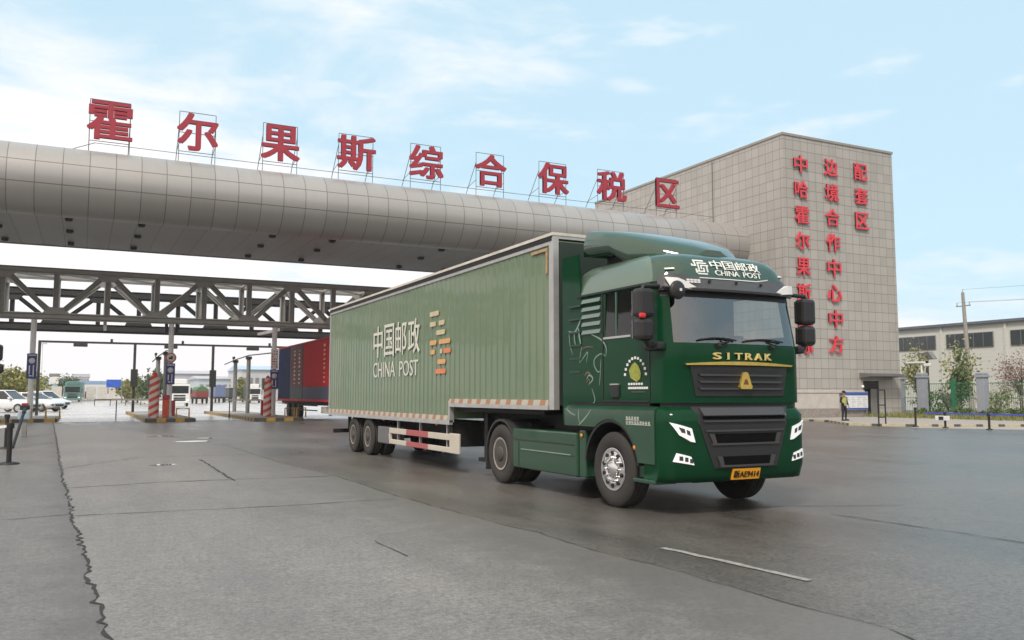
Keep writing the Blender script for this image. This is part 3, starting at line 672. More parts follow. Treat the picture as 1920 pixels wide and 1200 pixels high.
def stripes(x, y, r, z1, label):
    root = thing('striped_column', (x, y, .2), label, 'bollard', 'red and white striped columns')
    m = mat('red white stripes', (.6, .1, .06), .5, var=0, rvar=0); q = NB(m); g, X, Y, Z = q.pos()
    t = q.m('ADD', Z, q.m('MULTIPLY', X, -.55)); c = q.mixc(q.m('GREATER_THAN', q.m('FRACT', q.m('DIVIDE', t, .44)), .48), (.62, .075, .045), (.70, .60, .54)); q.l(c, q.b.inputs['Base Color'])
    b = MB(); b.lathe([(r, 0), (r, z1 - .4), (r * .9, z1 - .25), (r * .55, z1 - .2)], (x, y, .2), 2, 18); b.build('shaft', m, root)
    b = MB(); b.lathe([(r * .55, z1 - .399 + .2), (r * .5, z1 - .1), (r * .2, z1 - .02), (0, z1)], (x, y, .2), 2, 14); b.build('cap', M['orange_box'], root)
    b = MB(); b.box(x - r - .1, x - r + .03, y - .1, y + .1, 1.9, 2.6, 0, .02); b.build('signal_head', M['post_g'], root)
stripes(3.85, 56.0, .30, 2.75, 'wide red and white striped column left of the orange cabinet'); stripes(10.55, 56.0, .25, 2.6, 'slim red and white striped column left of the pole by the red truck')
cb = thing('barrier_cabinet', (4.55, 55.6, .2), 'orange red boom barrier cabinet beside the middle white pole', 'cabinet')
b = MB(); b.box(4.32, 4.68, 55.4, 55.8, .2, 1.25, 0, .03); b.build('body', M['orange_box'], cb)
b = MB(); b.box(4.30, 4.70, 55.38, 55.82, 1.255, 1.55, 0, .05); b.build('head', M['red'], cb)
def boom(x0, x1, y, z, label):
    root = thing('boom_gate', (x1, y, .2), label, 'boom gate', 'white boom arms across the lanes')
    b = MB(); b.bar((x0, y, z), (x1, y, z), .07, .11); b.build('arm', M['white'], root)
    b = MB(); b.box(x0 + .25, x0 + .31, y - .03, y + .03, .004, z - .06); b.build('arm_rest', M['post_d'], root)
    b = MB(); b.box(x1 + .002, x1 + .3, y - .15, y + .15, .2, 1.2, 0, .02); b.build('motor_box', M['red'], root)
boom(1.6, 4.95, 58.2, 1.27, 'white boom arm lowered across the lane left of the middle pole'); boom(8.4, 10.7, 59, 1.22, 'white boom arm lowered across the lane left of the red truck')
def lane_post(x, y, h, label, cam_=True):
    root = thing('lane_post', (x, y, .19), label, 'post', 'grey posts linked by a pipe on the lane islands')
    b = MB(); b.tube([(x, y, .19), (x, y, h)], .15, 10); b.build('shaft', M['post_g'], root)
    b = MB(); b.box(x - .2, x + .2, y - .2, y + .2, h, h + .22, 0, .02); b.build('cap', M['post_d'], root)
    if cam_: b = MB(); b.box(x - .28, x - .12, y - .55, y - .1, h + .28, h + .48, 0, .02); b.bar((x - .2, y, h + .2), (x - .2, y - .2, h + .36), .05, .05); b.build('camera', M['post_d'], root)
for i, (x, yl, w) in enumerate(((4.9, (61.5, 68.3), 'middle white pole'), (11.0, (66.0, 72.2), 'pole by the red truck'))):
    lane_post(x, yl[0], 4.2, 'grey post with capped top, nearer of two behind the ' + w, False); lane_post(x, yl[1], 4.15, 'grey post with a camera, farther of two behind the ' + w)
    b = MB(); b.tube([(x, 57.2, 4.3), (x, yl[0], 4.5), (x, yl[1], 4.4), (x, yl[1] + 6, 4.2)], .045, 6)
    tag(b.build('link_pipe', M['post_d']), 'thin dark pipe linking the grey posts behind the ' + w, 'pipe', 'pipes linking the lane posts')

# ------------------------------------------------------------------ vehicles beyond the gate
def wheel(root, x, y, z, r, w, ax=0, dish=.06, rimm=None, bolts=0, hub=.1, side=-1):
    """tyre with a rim as sub-part; ax = axle axis, side = which way the outer face looks"""
    t = MB(); ri = r * .56; h = w / 2
    c = (x, y, z)
    pr = [(ri, -h * .8), (ri * 1.06, -h * .95), (r * .82, -h), (r * .95, -h * .93), (r * .985, -h * .8)]
    for k in range(5):
        a = -h * .8 + k * h * .4; pr += [(r, a + .008), (r, a + h * .30), (r * .975, a + h * .31), (r * .975, a + h * .39)] if k < 4 else []
    pr += [(r * .985, h * .8), (r * .95, h * .93), (r * .82, h), (ri * 1.06, h * .95), (ri, h * .8)]
    n = 36 if r > .4 else 20
    rings = []
    for rr, a in pr:
        rings.append([(c[0] + a, c[1] + rr * math.cos(2 * math.pi * k / n), c[2] + rr * math.sin(2 * math.pi * k / n)) if ax == 0 else (c[0] + rr * math.cos(2 * math.pi * k / n), c[1] + a, c[2] + rr * math.sin(2 * math.pi * k / n)) for k in range(n)])
    t.rings(rings, closed=True, caps=False); tt = t.build('wheel', M['rubber'], root)
    b = MB(); s = side; f = s * h
    b.lathe([(ri * 1.03, f * .97), (ri * .98, f * 1.0), (ri * .90, f * .9), (ri * .84, f * .9 - s * dish), (ri * .45, f * .9 - s * dish * .9), (hub, f * .9 - s * dish * .7), (hub, f * .9 + s * .02), (hub * .8, f * .9 + s * .035), (0, f * .9 + s * .035)], c, ax, 28 if r > .4 else 16)
    for k in range(bolts):
        a = 2 * math.pi * k / bolts; q = (f * .9 - s * dish * .9, ri * .55 * math.cos(a), ri * .55 * math.sin(a))
        b.tube([(x + q[0], y + q[1], z + q[2]), (x + q[0] + s * .045, y + q[1], z + q[2])], .02, 6)
    ro = b.build('rim', rimm or M['rim'], tt)
    if dish > .09:
        n_ = 28; b = MB(); b.rings([[(x + f * h_, y + rr * math.cos(2 * math.pi * k / n_), z + rr * math.sin(2 * math.pi * k / n_)) for k in range(n_)] for rr, h_ in ((ri * 1.0, 1.0), (ri * .97, 1.02), (ri * .86, .96), (ri * .84, .90))], caps=False); b.build('rim_lip', M['rim_lip'], tt)
    if bolts:
        b = MB()
        for k in range(bolts):
            a = 2 * math.pi * (k + .5) / bolts; b.tube([(x + f * .9 - s * dish * .86 + s * .004, y + ri * .78 * math.cos(a), z + ri * .78 * math.sin(a)), (x + f * .9 - s * dish * .86 + s * .012, y + ri * .78 * math.cos(a), z + ri * .78 * math.sin(a))], .032, 8)
        b.build('vent_hole', M['black'], tt)
    return tt

def red_truck():
    X0, Y0, Y1, Z0, Z1 = 12.8, 48.6, 64.0, 1.28, 4.97
    root = thing('curtain_trailer', (14, 56, 0), 'tall red and dark blue curtain sided trailer parked behind the green one', 'trailer')
    def cur(name, y0, y1, z0, z1, m, off=0.):
        P = []; n = int((y1 - y0) / .11)
        for zz in (z0, z1): P.append([(X0 - off + (.022 if i % 2 else 0.), y0 + (y1 - y0) * i / n, zz) for i in range(n + 1)])
        b = MB(); b.grid(P, smooth=False); return b.build(name, m, root)
    red = mat('red curtain', (.46, .010, .018), .6, spec=.2, var=.2, scale=1, stretch=(1, 4, .4)); blue = mat('dark blue curtain', (.007, .016, .06), .6, spec=.2, var=.25, scale=1.2); mar = mat('maroon curtain', (.085, .014, .024), .55, var=.4, scale=1.5)
    cur('red_curtain', Y0, 56.2, 2.05, Z1 - .12, red); cur('blue_band', Y0, 56.2, Z0, 2.049, mat('blue grey band', (.03, .04, .075), .5, var=.4, scale=2)); cur('maroon_curtain', 56.2, 60.0, 2.05, Z1 - .12, mar); cur('blue_curtain', 60.0, Y1, Z0, Z1 - .12, blue); cur('blue_band', 56.2, 60.0, Z0, 2.049, mat('dark green band', (.014, .032, .034), .5, var=.4, scale=2))
    b = MB(); b.box(X0 + .03, X0 + 2.5, Y0, Y1, Z0 + .002, Z1 - .1); b.build('box', blue, root)
    b = MB(); b.box(X0 - .02, X0 + 2.52, Y0 - .02, Y1 + .02, Z1 - .099, Z1); b.box(X0 - .02, X0 + 2.52, Y0 - .02, Y1 + .02, Z0 - .14, Z0); b.build('rail', red, root)
    b = MB()
    for y in (50.6, 57.2, 58.6):
        for k in range(9):
            z = 4.45 - k * .27; b.box(X0 - .012, X0 - .004, y - .18 - .1 * random.random(), y + .18, z, z + .05 + .12 * random.random())
    b.build('print', M['orange_mark'], root)
    b = MB(); b.box(X0 + .3, X0 + 2.2, Y0, Y1, .9, 1.13); b.box(X0 + .05, X0 + .12, 52.5, 57.2, .55, .62); b.box(X0 + .05, X0 + .12, 52.5, 57.2, .85, .92); b.build('chassis', M['dark'], root)
    for y in (57.6, 59.2, 60.8): wheel(root, X0 + .2, y, .5, .5, .3, 0, rimm=M['rim_d'])
    b = MB(); b.box(X0 + .1, X0 + .5, 50.6, 51.6, .45, .85, 0, .03); b.build('tool_box', M['white_d'], root)
    b = MB(); b.box(X0 + .02, X0 + .1, 61.8, 64.0, .93, 1.0); b.build('bumper', M['silver'], root)
red_truck()

def far_truck(u, v, hpx, wpx, label, bodym, cab='front', cargo=None, group=None):
    p = GZ(u, v); d = math.hypot(p.x, p.y); k = d / 1606 * .96
    h, w = hpx * k, wpx * k; root = thing('far_truck', (0, 0, 0), label, 'truck', group)
    b = MB(); b.box(-w / 2, w / 2, 0, w * .85, .5, h * .80, 0, .12); b.box(-w * .36, w * .36, .5, w * .8, h * .80 + .002, h, 0, .15); b.build('cab', bodym, root)
    b = MB(); b.box(-w * .42, w * .42, -.02, .015, h * .47, h * .74, 0, .005); b.build('windscreen', M['glass_k'], root)
    b = MB(); [b.box(-w * .28, w * .28, -.03, .01, h * z, h * (z + .055)) for z in (.36, .27, .2)]; b.build('grille', M['black'], root)
    b = MB(); b.box(-w * .5, w * .5, -.1, .2, .45, h * .17, 0, .04); b.build('bumper', bodym, root)
    for s in (-1, 1):
        b = MB(); b.box(s * w * .33, s * w * .46, -.12, -.105, h * .19, h * .25); b.build('headlight', M['lamp'], root)
        b = MB(); b.box(s * (w * .5 + .05), s * (w * .5 + .2), .1, .2, h * .45, h * .68, 0, .02); b.build('mirror', M['black'], root)
        wheel(root, s * w * .38, .9, .5, .5, .3, 0, side=s)
    if cargo: b = MB(); b.box(-w * .5, w * .5, w * .95, w * .95 + 8, 1.0, h * .98, 0, .02); b.build('cargo_box', cargo, root)
    root.location = (p.x, p.y, .004); root.rotation_euler.z = R(-3); return root
far_truck(336, 762, 50, 36, 'white tractor unit facing us beyond the middle lane', M['white'])
far_truck(135, 754, 36, 27, 'teal truck with a pale windscreen coming along the far left lane', mat('teal paint', (.09, .19, .17), .4), cargo=mat('teal box', (.12, .26, .22), .5))
far_truck(158, 751, 16, 14, 'small red truck just right of the teal truck', M['red'])
far_truck(478, 756, 36, 22, 'white truck with dark green panels left of the slim striped column', M['white'], cargo=M['green_d'])
def far_box(u0, u1, v0, v1, label, m, roofm=None, L=9):
    a, c = GZ(u0, v1), GZ(u1, v1); d = math.hypot((a.x + c.x) / 2, (a.y + c.y) / 2); y = (a.y + c.y) / 2; x0 = on(1, y, u0, v1).x; x1 = on(1, y, u1, v1).x; h = on(1, y, u0, v0).z
    root = thing('cargo_trailer', ((x0 + x1) / 2, y + L / 2, 0), label, 'trailer', 'trailers parked far beyond the gate')
    b = MB(); b.box(x0, x1, y, y + L, 1.15, h * (.72 if roofm else 1), 0, .04); b.build('box', m, root)
    if roofm:
        b = MB(); w = x1 - x0; n = 10; pr = [(x0 + w * i / n, h * .721 + h * .27 * math.sin(math.pi * (.1 + .8 * i / n))) for i in range(n + 1)]; b.prism(pr + [(x1, h * .721), (x0, h * .721)], 1, y, y + L); b.build('tarpaulin', roofm, root)
    b = MB(); b.box(x0 + .1, x1 - .1, y, y + L, .8, 1.14); b.build('chassis', M['dark'], root)
    for yy in (y + 1, y + L - 2): [wheel(root, xx, yy, .5, .5, .3, 0, side=s) for xx, s in ((x0 + .2, -1), (x1 - .2, 1))]
far_box(367, 391, 724, 757, 'dark red lorry body with a rounded green tarpaulin', mat('dark red body', (.22, .03, .03), .5), mat('green tarpaulin', (.06, .16, .06), .6))
far_box(403, 422, 722, 755, 'slate blue box trailer beside the grey gantry post', mat('slate blue', (.13, .17, .30), .5))
far_box(429, 445, 727, 754, 'blackish box trailer with white lower edge', mat('grey black', (.035, .04, .045), .5))
far_box(236, 262, 728, 748, 'faded pink red container left of the striped column', mat('faded red', (.34, .11, .11), .6))

def car(label, p, rz, suv=False):
    root = thing('white_car', (0, 0, 0), label, 'car', 'white cars parked on the left')
    hh = 1.62 if suv else 1.46; L = 2.25; b = MB(); rings = []
    st = [(-L, .55, .78, .70), (-L + .15, .36, .98, .84), (-1.5, .28, 1.03, .9), (-.6, .26, 1.02, .91), (.5, .26, 1.0, .91), (1.0, .26, .97, .9), (1.6, .28, .88, .88), (2.05, .34, .76, .80), (L, .48, .64, .62)]
    for x, z0, z1, w in st:
        rings.append([(x, -w * .9, z0), (x, -w, z0 + .12), (x, -w, z1 - .22), (x, -w * .92, z1 - .05), (x, -w * .7, z1), (x, w * .7, z1), (x, w * .92, z1 - .05), (x, w, z1 - .22), (x, w, z0 + .12), (x, w * .9, z0)])
    b.rings(rings); bo = b.build('body', M['car_w'], root)
    def fr(zs): return [[(x0, -w, z), (x0, w, z), (x1, w, z), (x1, -w, z)] for x0, x1, w, z in zs]
    b = MB(); b.rings(fr([(-1.75 if suv else -1.6, .95, .84, .99), (-1.25, .18, .66, hh - .07)]), smooth=False); b.build('windows', M['glass_k'], root)
    b = MB(); b.rings(fr([(-1.32, .26, .69, hh - .075), (-1.2, .15, .64, hh)]), smooth=False)
    for s in (-1, 1):
        for xa, xb in ((.97, .22), (-.35, -.4), (-1.66, -1.3)): b.bar((xa, s * .845, .97), (xb, s * .67, hh - .06), .07, .05)
    b.build('roof', M['car_w'], root)
    for s in (-1, 1):
        for x in (-1.35, 1.38):
            wheel(root, x, s * .80, .33, .33, .21, 1, .03, M['chrome'], 0, .05, s)
        b = MB(); b.box(.72, .9, s * .9, s * 1.08, .98, 1.12, 0, .03); b.build('mirror', M['car_w'], root)
        b = MB(); b.box(2.03, 2.2, s * .5, s * .76, .58, .7, 0, .03); b.build('headlight', M['lamp'], root)
        b = MB(); b.box(-2.26, -2.12, s * .5, s * .78, .72, .86, 0, .02); b.build('tail_lamp', M['red'], root)
    b = MB(); b.box(2.2, 2.262, -.45, .45, .4, .56, 0, .01); b.build('grille', M['black'], root)
    root.scale = (1.22, 1.22, 1.22); root.location = p; root.rotation_euler.z = rz; return root
c1 = GZ(66, 772); car('white sedan seen from the side with a dark window, partly behind the left pole', (c1.x - .3, c1.y + .6, .004), R(-34))
c2 = GZ(92, 767); car('white off road car with its bonnet ending right of the left pole', (c2.x - .5, c2.y + 1.6, .004), R(-40), True)
c3 = GZ(15, 775); car('large white car cut by the left edge of the photo', (c3.x - .4, c3.y + 3.5, .004), R(-28), True)

# ------------------------------------------------------------------ foliage
def foliage(mb, c, rad, n, size, clumps=14, seed=0, squash=1.):
    rnd = random.Random(seed); cc = []
    for i in range(clumps):
        a = rnd.uniform(0, 2 * math.pi); t = rnd.uniform(-1, 1); rr = rnd.uniform(.35, .95); s = math.sqrt(1 - t * t)
        cc.append((Vector((c[0] + rad[0] * rr * s * math.cos(a), c[1] + rad[1] * rr * s * math.sin(a), c[2] + rad[2] * rr * t)), rnd.uniform(.22, .42)))
    for i in range(n):
        q, k = cc[rnd.randrange(clumps)]
        p = q + Vector((rnd.gauss(0, rad[0] * k * .6), rnd.gauss(0, rad[1] * k * .6), rnd.gauss(0, rad[2] * k * .6)))
        d = Vector((rnd.gauss(0, 1), rnd.gauss(0, 1), rnd.gauss(0, .7) + .3)).normalized(); e = d.orthogonal().normalized(); e.rotate(Matrix.Rotation(rnd.uniform(0, 6.28), 3, d)); f = d.cross(e); s = size * rnd.uniform(.6, 1.4)
        mb.add([p - e * s, p + f * s * .55, p + e * s, p - f * s * .55], [(0, 1, 2, 3)])
    return cc
def tree(name, label, x, y, h, rad, crown_z, m, n, size, group=None, clumps=16, seed=1, trunk_r=.12, cat='tree'):
    root = thing(name, (x, y, 0), label, cat, group)
    b = MB(); cc = foliage(b, (x, y, crown_z), rad, n, size, clumps, seed); b.build('crown', m, root)
    rnd = random.Random(seed); t = MB(); top = Vector((x + rnd.uniform(-.2, .2), y, crown_z)); t.tube([(x, y, 0), (x + rnd.uniform(-.1, .1), y, crown_z * .5), top], [trunk_r, trunk_r * .75, trunk_r * .4], 7)
    for q, k in cc:
        s = Vector((x, y, crown_z * rnd.uniform(.45, .9))); mid = s.lerp(q, .5) + Vector((0, 0, .15)); t.tube([s, mid, q], [trunk_r * .4, trunk_r * .25, trunk_r * .08], 5)
    t.build('trunk', M['trunk'], root); return root
for i, (u, v, Y, h, r, lb) in enumerate(((-22, 745, 150, 5.6, 4.4, 'olive round tree half outside the left edge'), (14, 745, 152, 5.9, 4.2, 'olive green round tree above the large white car'), (44, 745, 160, 4.8, 3.2, 'lower olive tree just left of the left pole'), (76, 745, 230, 3.6, 1.9, 'small olive tree just right of the left pole'),
        (130, 745, 250, 6.2, 3.0, 'green tree behind the teal truck'), (238, 745, 200, 4.6, 2.6, 'olive tree right of the blue road sign'), (258, 745, 180, 4.4, 1.8, 'olive tree behind the dark gantry post'), (283, 745, 160, 6.0, 2.4, 'green tree behind the wide striped column'), (455, 745, 190, 5.4, 2.2, 'olive shrub tree between the dark box trailer and the grey post'))):
    p = on(1, Y, u, v); tree('roadside_tree', lb, p.x, Y, h, (r, r, h * .44), h * .56, M['leaf_olive'] if i not in (4, 7) else M['leaf_green'], 2600, .26, 'trees far beyond the gate', 18, 30 + i, .16)

# ------------------------------------------------------------------ far buildings
def far_building(label, u0, u1, vt, Y, D, wm, roofm, rows=1, cols=8, pitched=False, winm=None):
    x0, x1 = on(1, Y, u0, 740).x, on(1, Y, u1, 740).x; h = on(1, Y, (u0 + u1) / 2, vt).z
    root = thing('far_building', ((x0 + x1) / 2, Y + D / 2, 0), label, 'building', 'buildings far beyond the gate')
    b = MB(); b.box(x0, x1, Y, Y + D, 0, h * .86); b.build('wall', wm, root)
    b = MB()
    if pitched: b.prism([(Y - .6, h * .861), (Y + D + .6, h * .861), (Y + D / 2, h)], 0, x0 - .5, x1 + .5)
    else: b.box(x0 - .3, x1 + .3, Y - .3, Y + D + .3, h * .861, h)
    b.build('roof', roofm, root)
    for r in range(rows):
        for c in range(cols):
            w = (x1 - x0) / cols; b = MB(); z = h * .86 * (r + .35) / rows; b.box(x0 + w * (c + .2), x0 + w * (c + .8), Y - .05, Y - .01, z, z + h * .86 * .38 / rows); b.build('window', winm or M['post_g'], root)
pw = mat('pale far wall', (.62, .63, .66), .6); pr_ = mat('pale grey roof', (.50, .49, .52), .6); bl = mat('blue roof band', (.20, .34, .52), .6); gw = mat('grey violet far wall', (.46, .45, .49), .6); tl = mat('teal wall', (.40, .56, .60), .6)
far_building('long white hall with a blue roof band, far left', 74, 240, 714, 330, 20, pw, bl, 1, 14)
far_building('beige grey block rising above the long white hall', 134, 166, 701, 420, 20, gw, pr_, 3, 6)
far_building('low lilac grey block at the far left', 78, 118, 708, 440, 20, gw, pr_, 2, 6)
far_building('grey warehouse roof behind the white tractor unit', 325, 402, 693, 300, 30, gw, pr_, 1, 6, True)
far_building('blue grey warehouse behind the parked trailers', 372, 470, 704, 270, 25, mat('bluish wall', (.45, .51, .56), .6), pr_, 1, 9, True)
far_building('white hall with a pale blue roof behind the grey posts', 452, 545, 684, 250, 25, mat('light grey wall', (.50, .51, .52), .6), mat('pale blue roof', (.42, .58, .74), .5), 1, 8, True)
p = on(1, 300, 75, 745); b = MB(); b.tube([(p.x, 300, 0), (p.x, 300, 17)], [.35, .12], 8); b.lathe([(.2, 0), (1.3, .2), (1.3, .5), (.2, .7)], (p.x, 300, 17), 2, 12); tag(b.build('mast', M['post_w']), 'slim pale lamp mast far away right of the left pole', 'mast')
p = on(1, 250, 100, 745); kt = thing('far_tower', (p.x, 250, 0), 'small teal booth tower with a dark cap, far left', 'tower'); b = MB(); b.box(p.x - .9, p.x + .9, 249, 251, 0, 4.2); b.build('shaft', tl, kt); b = MB(); b.box(p.x - 1.1, p.x + 1.1, 248.8, 251.2, 4.21, 6.2, 0, .1); b.build('head', M['white'], kt); b = MB(); b.box(p.x - 1.2, p.x + 1.2, 248.7, 251.3, 6.21, 7.0, 0, .2); b.build('cap', M['post_g'], kt)
p = on(1, 180, 213, 719); rs = thing('road_sign', (p.x, 180, 0), 'blue direction sign over the far road', 'road sign'); b = MB(); b.box(p.x - 1.25, p.x + 1.25, 179.9, 180, p.z - .75, p.z + .75, 0, .04); b.build('panel', mat('road sign blue', (.02, .10, .52), .4), rs); b = MB(); b.tube([(p.x + 1.5, 180.2, 0), (p.x + 1.5, 180.2, p.z + .5)], .12, 8); b.bar((p.x + 1.5, 180.1, p.z), (p.x - 1, 180.1, p.z), .1, .1); b.build('post', M['post_g'], rs)
b = MB(); 
for i in range(26): x = 6 + i * 2.3; b.box(x - 26, x - 24.0, 216.9, 217.1, .3, 3.4)
b.box(-21, 38, 216.95, 217.05, .1, .4); tag(b.build('site_hoarding', M['white_d']), 'pale panelled hoarding along the far road', 'fence')
b = MB(); b.box(1.5, 14, 134.9, 135.1, .75, .95)
for i in range(7): b.box(1.5 + i * 2, 1.6 + i * 2, 134.95, 135.05, 0, .76)
tag(b.build('guard_rail', M['post_d']), 'low dark guard rail along the far lane left of the white tractor', 'guard rail')

# ------------------------------------------------------------------ right side: fence, factory, planting
FX = 51.5
M['pier'] = mat('grey render pier', (.30, .32, .36), .7, var=.1, scale=3)
for i, (y, z, lb) in enumerate(((41.75, 2.95, 'grey fence pier touching the tower corner'), (39.9, 3.05, 'grey fence pier with a camera on its top'), (35.5, 3.0, 'grey fence pier standing alone in the planting at the right'), (29.0, 3.0, 'grey fence pier beyond the right edge of the photo'))):
    root = thing('fence_pier', (FX, y, 0), lb, 'pier', 'grey fence piers')
    b = MB(); b.box(FX - .26, FX + .26, y - .26, y + .26, 0, z - .33, 0, .015); b.build('shaft', M['pier'], root)
    b = MB(); b.box(FX - .33, FX + .33, y - .33, y + .33, z - .329, z - .18, 0, .02); b.box(FX - .28, FX + .28, y - .28, y + .28, z - .179, z, 0, .05); b.build('cap', M['pier'], root)
    if i == 0: b = MB(); b.box(FX - .34, FX - .265, y - .2, y + .2, 1.2, 1.8, 0, .02); b.build('meter_box', M['post_d'], root)
cm = thing('camera_mast', (FX, 39.9, 3.05), 'white camera on a short mast on the fence pier', 'camera')
b = MB(); b.tube([(FX, 39.9, 3.055), (FX, 39.9, 3.65)], .06, 8); b.build('mast', M['white'], cm)
b = MB(); b.box(FX - .16, FX + .16, 39.7, 41.1, 3.72, 3.84, 0, .04); b.box(FX - .1, FX + .1, 39.2, 39.68, 3.5, 3.7, 0, .04); b.build('head', M['white'], cm)
M['fence_g'] = mat('green fence paint', (.02, .16, .075), .5, var=.1)
for y0, y1, lb in ((36.0, 39.5, 'green mesh fence panel between the camera pier and the lone pier'), (40.3, 41.4, 'narrow green fence panel beside the tower corner'), (29.4, 35.1, 'green mesh fence panel running out of the photo at the right')):
    root = thing('mesh_fence', (FX, (y0 + y1) / 2, 0), lb, 'fence', 'green fence panels')
    b = MB()
    for k in range(int((y1 - y0) / .13)): y = y0 + .06 + k * .13; b.tube([(FX, y, .42), (FX, y, 2.35)], .012, 4, smooth=False)
    for z in (.45, 1.35, 2.3): b.box(FX - .02, FX + .02, y0, y1, z - .02, z + .02)
    b.build('mesh', M['fence_g'], root)
    b = MB(); b.box(FX - .1, FX + .1, y0, y1, 0, .42); b.build('base_wall', M['pier'], root)
    for y in ([y0 + (y1 - y0) * .45] if y1 - y0 > 2 else []): b = MB(); b.box(FX - .06, FX + .06, y - .12, y + .12, .425, 2.6); b.build('post', M['fence_g'], root)
# factory
def factory():
    root = thing('factory_building', (75, 55, 0), 'long cream factory with dark window strips behind the fence', 'building')
    FXW = 70; fm = mat('cream metal cladding', (.56, .54, .48), .5, var=0, rvar=0); q = NB(fm); g, x, y, z = q.pos()
    c = q.mixc(q.m('MULTIPLY', q.line(z, .32, .035), .25), (.66, .65, .61), (.42, .41, .38)); c = q.mixc(q.m('MULTIPLY', q.noise(g.outputs['Position'], .5), .2), c, (.52, .51, .48)); q.l(c, q.b.inputs['Base Color'])
    b = MB(); b.box(FXW, FXW + 30, 15, 90, 0, 7.75); b.build('wall', fm, root)
    b = MB(); b.prism([(FXW - .3, 7.751), (FXW + 30.3, 7.751), (FXW + 15, 8.15), (FXW - .3, 7.98)], 1, 14.7, 90.3); b.build('roof', mat('grey roof edge', (.13, .15, .19), .6), root)
    for y0, y1 in ((69.9, 74.5), (63.9, 68.4), (58.0, 62.4), (52.6, 56.9), (47.0, 51.5), (40.9, 45.45), (34.9, 39.4)):
        b = MB(); b.box(FXW - .10, FXW - .003, y0, y1, 5.75, 7.02); w = b.build('window', M['post_g'], root)
        b = MB()
        n = 5
        for k in range(n): a = y0 + (y1 - y0) * k / n; b.box(FXW - .13, FXW - .103, a + .05, a + (y1 - y0) / n - .05, 5.8, 6.97)
        b.build('pane', mat('dull window', (.05, .06, .065), .2, var=.2), w)
    for y in (45.9, 52.0, 57.5): b = MB(); b.box(FXW - .12, FXW - .003, y - .1, y + .1, 0, 7.74); b.build('downpipe', fm, root)
factory()
up = thing('utility_pole', (64, 45.4, 0), 'tall slightly leaning concrete utility pole in front of the factory', 'utility pole')
b = MB(); b.tube([(64, 45.1, 0), (64, 45.45, 9.9)], [.22, .12], 10); b.build('shaft', mat('concrete pole', (.33, .30, .27), .8, var=.2), up)
b = MB(); b.bar((64, 44.8, 8.8), (64, 46.1, 8.8), .07, .07)
b.build('crossarm', M['post_g'], up)
for dy in (-.55, 0, .55):
    b = MB(); zz = 8.84 if dy else 9.9; b.lathe([(.03, 0), (.06, .08), (.03, .16), (.06, .2), (.02, .3)], (64, 45.45 + dy, zz), 2, 8); b.build('insulator', M['white_d'], up)
b = MB()
for dy in (-.55, 0, .55):
    zz = 9.1 if dy else 10.15; a = Vector((64, 45.45 + dy, zz)); c = Vector((58, 2, zz + .6)); b.tube([a.lerp(c, t / 10) - Vector((0, 0, 1.1 * math.sin(math.pi * t / 10))) for t in range(11)], .009, 4)
b.build('wire', M['steel_line'], up)
lp = thing('street_lamp', (56, 42.9, 0), 'grey street lamp with a flat tilted head before the factory window', 'lamp')
b = MB(); b.tube([(56, 42.9, 0), (56, 42.9, 4.1)], [.12, .1], 10); b.build('post', M['post_d'], lp)
b = MB(); b.prism([(42.2, 4.2), (43.3, 4.15), (43.6, 4.6), (42.6, 4.75)], 0, 55.75, 56.25); b.build('lamp_head', M['post_g'], lp)
sheet('lawn', [(46.2, 41.5), (51.2, 41.5), (69.5, 60), (69.5, 0), (49, 12), (44.5, 24.6), (46.3, 30)], .02, mat('lawn soil', (.13, .12, .05), .95, var=.3, scale=2))
def grass(name, x0, x1, y0, y1, n, h, m):
    b = MB(); rnd = random.Random(n)
    for i in range(n):
        x, y = rnd.uniform(x0, x1), rnd.uniform(y0, y1); a = rnd.uniform(0, 6.28); w = .03; hh = h * rnd.uniform(.4, 1.2); lx, ly = rnd.uniform(-.4, .4) * hh, rnd.uniform(-.4, .4) * hh
        b.add([(x - w * math.cos(a), y - w * math.sin(a), .02), (x + w * math.cos(a), y + w * math.sin(a), .02), (x + lx, y + ly, .02 + hh)], [(0, 1, 2)])
    return tag(b.build(name, m, fix=False), 'yellow green grass growing around the fence at the right', 'grass', kind='stuff')
grass('grass', 46.5, 66, 22, 43.5, 26000, .42, M['grass'])
for i, (x, y, h, r, z, m, n, sz, lb) in enumerate((
        (54.0, 42.3, 5.0, 1.05, 2.9, 'leaf_spring', 620, .11, 'thin spring tree with yellowish leaves behind the camera pier'),
        (55.0, 39.6, 5.0, 1.5, 2.9, 'leaf_spring', 800, .11, 'bushy spring tree in the middle of the planting'),
        (53.6, 38.5, 4.2, .7, 2.3, 'leaf_green', 700, .12, 'slim green sapling beside the bushy spring tree'),
        (56, 35.8, 3.9, 1.6, 2.5, 'leaf_pink', 900, .07, 'bare reddish shrub behind the lone pier'),
        (57, 33.6, 3.6, 1.6, 2.3, 'leaf_pink', 900, .07, 'bare reddish shrub at the right edge'),
        (60, 38.5, 3.6, 1.8, 2.2, 'leaf_pink', 900, .07, 'bare reddish shrub behind the utility pole'))):
    tree('sapling', lb, x, y, h, (r, r, h * .42), z + .4, M[m], n, sz, 'young trees behind the green fence', 26, 60 + i, .06)
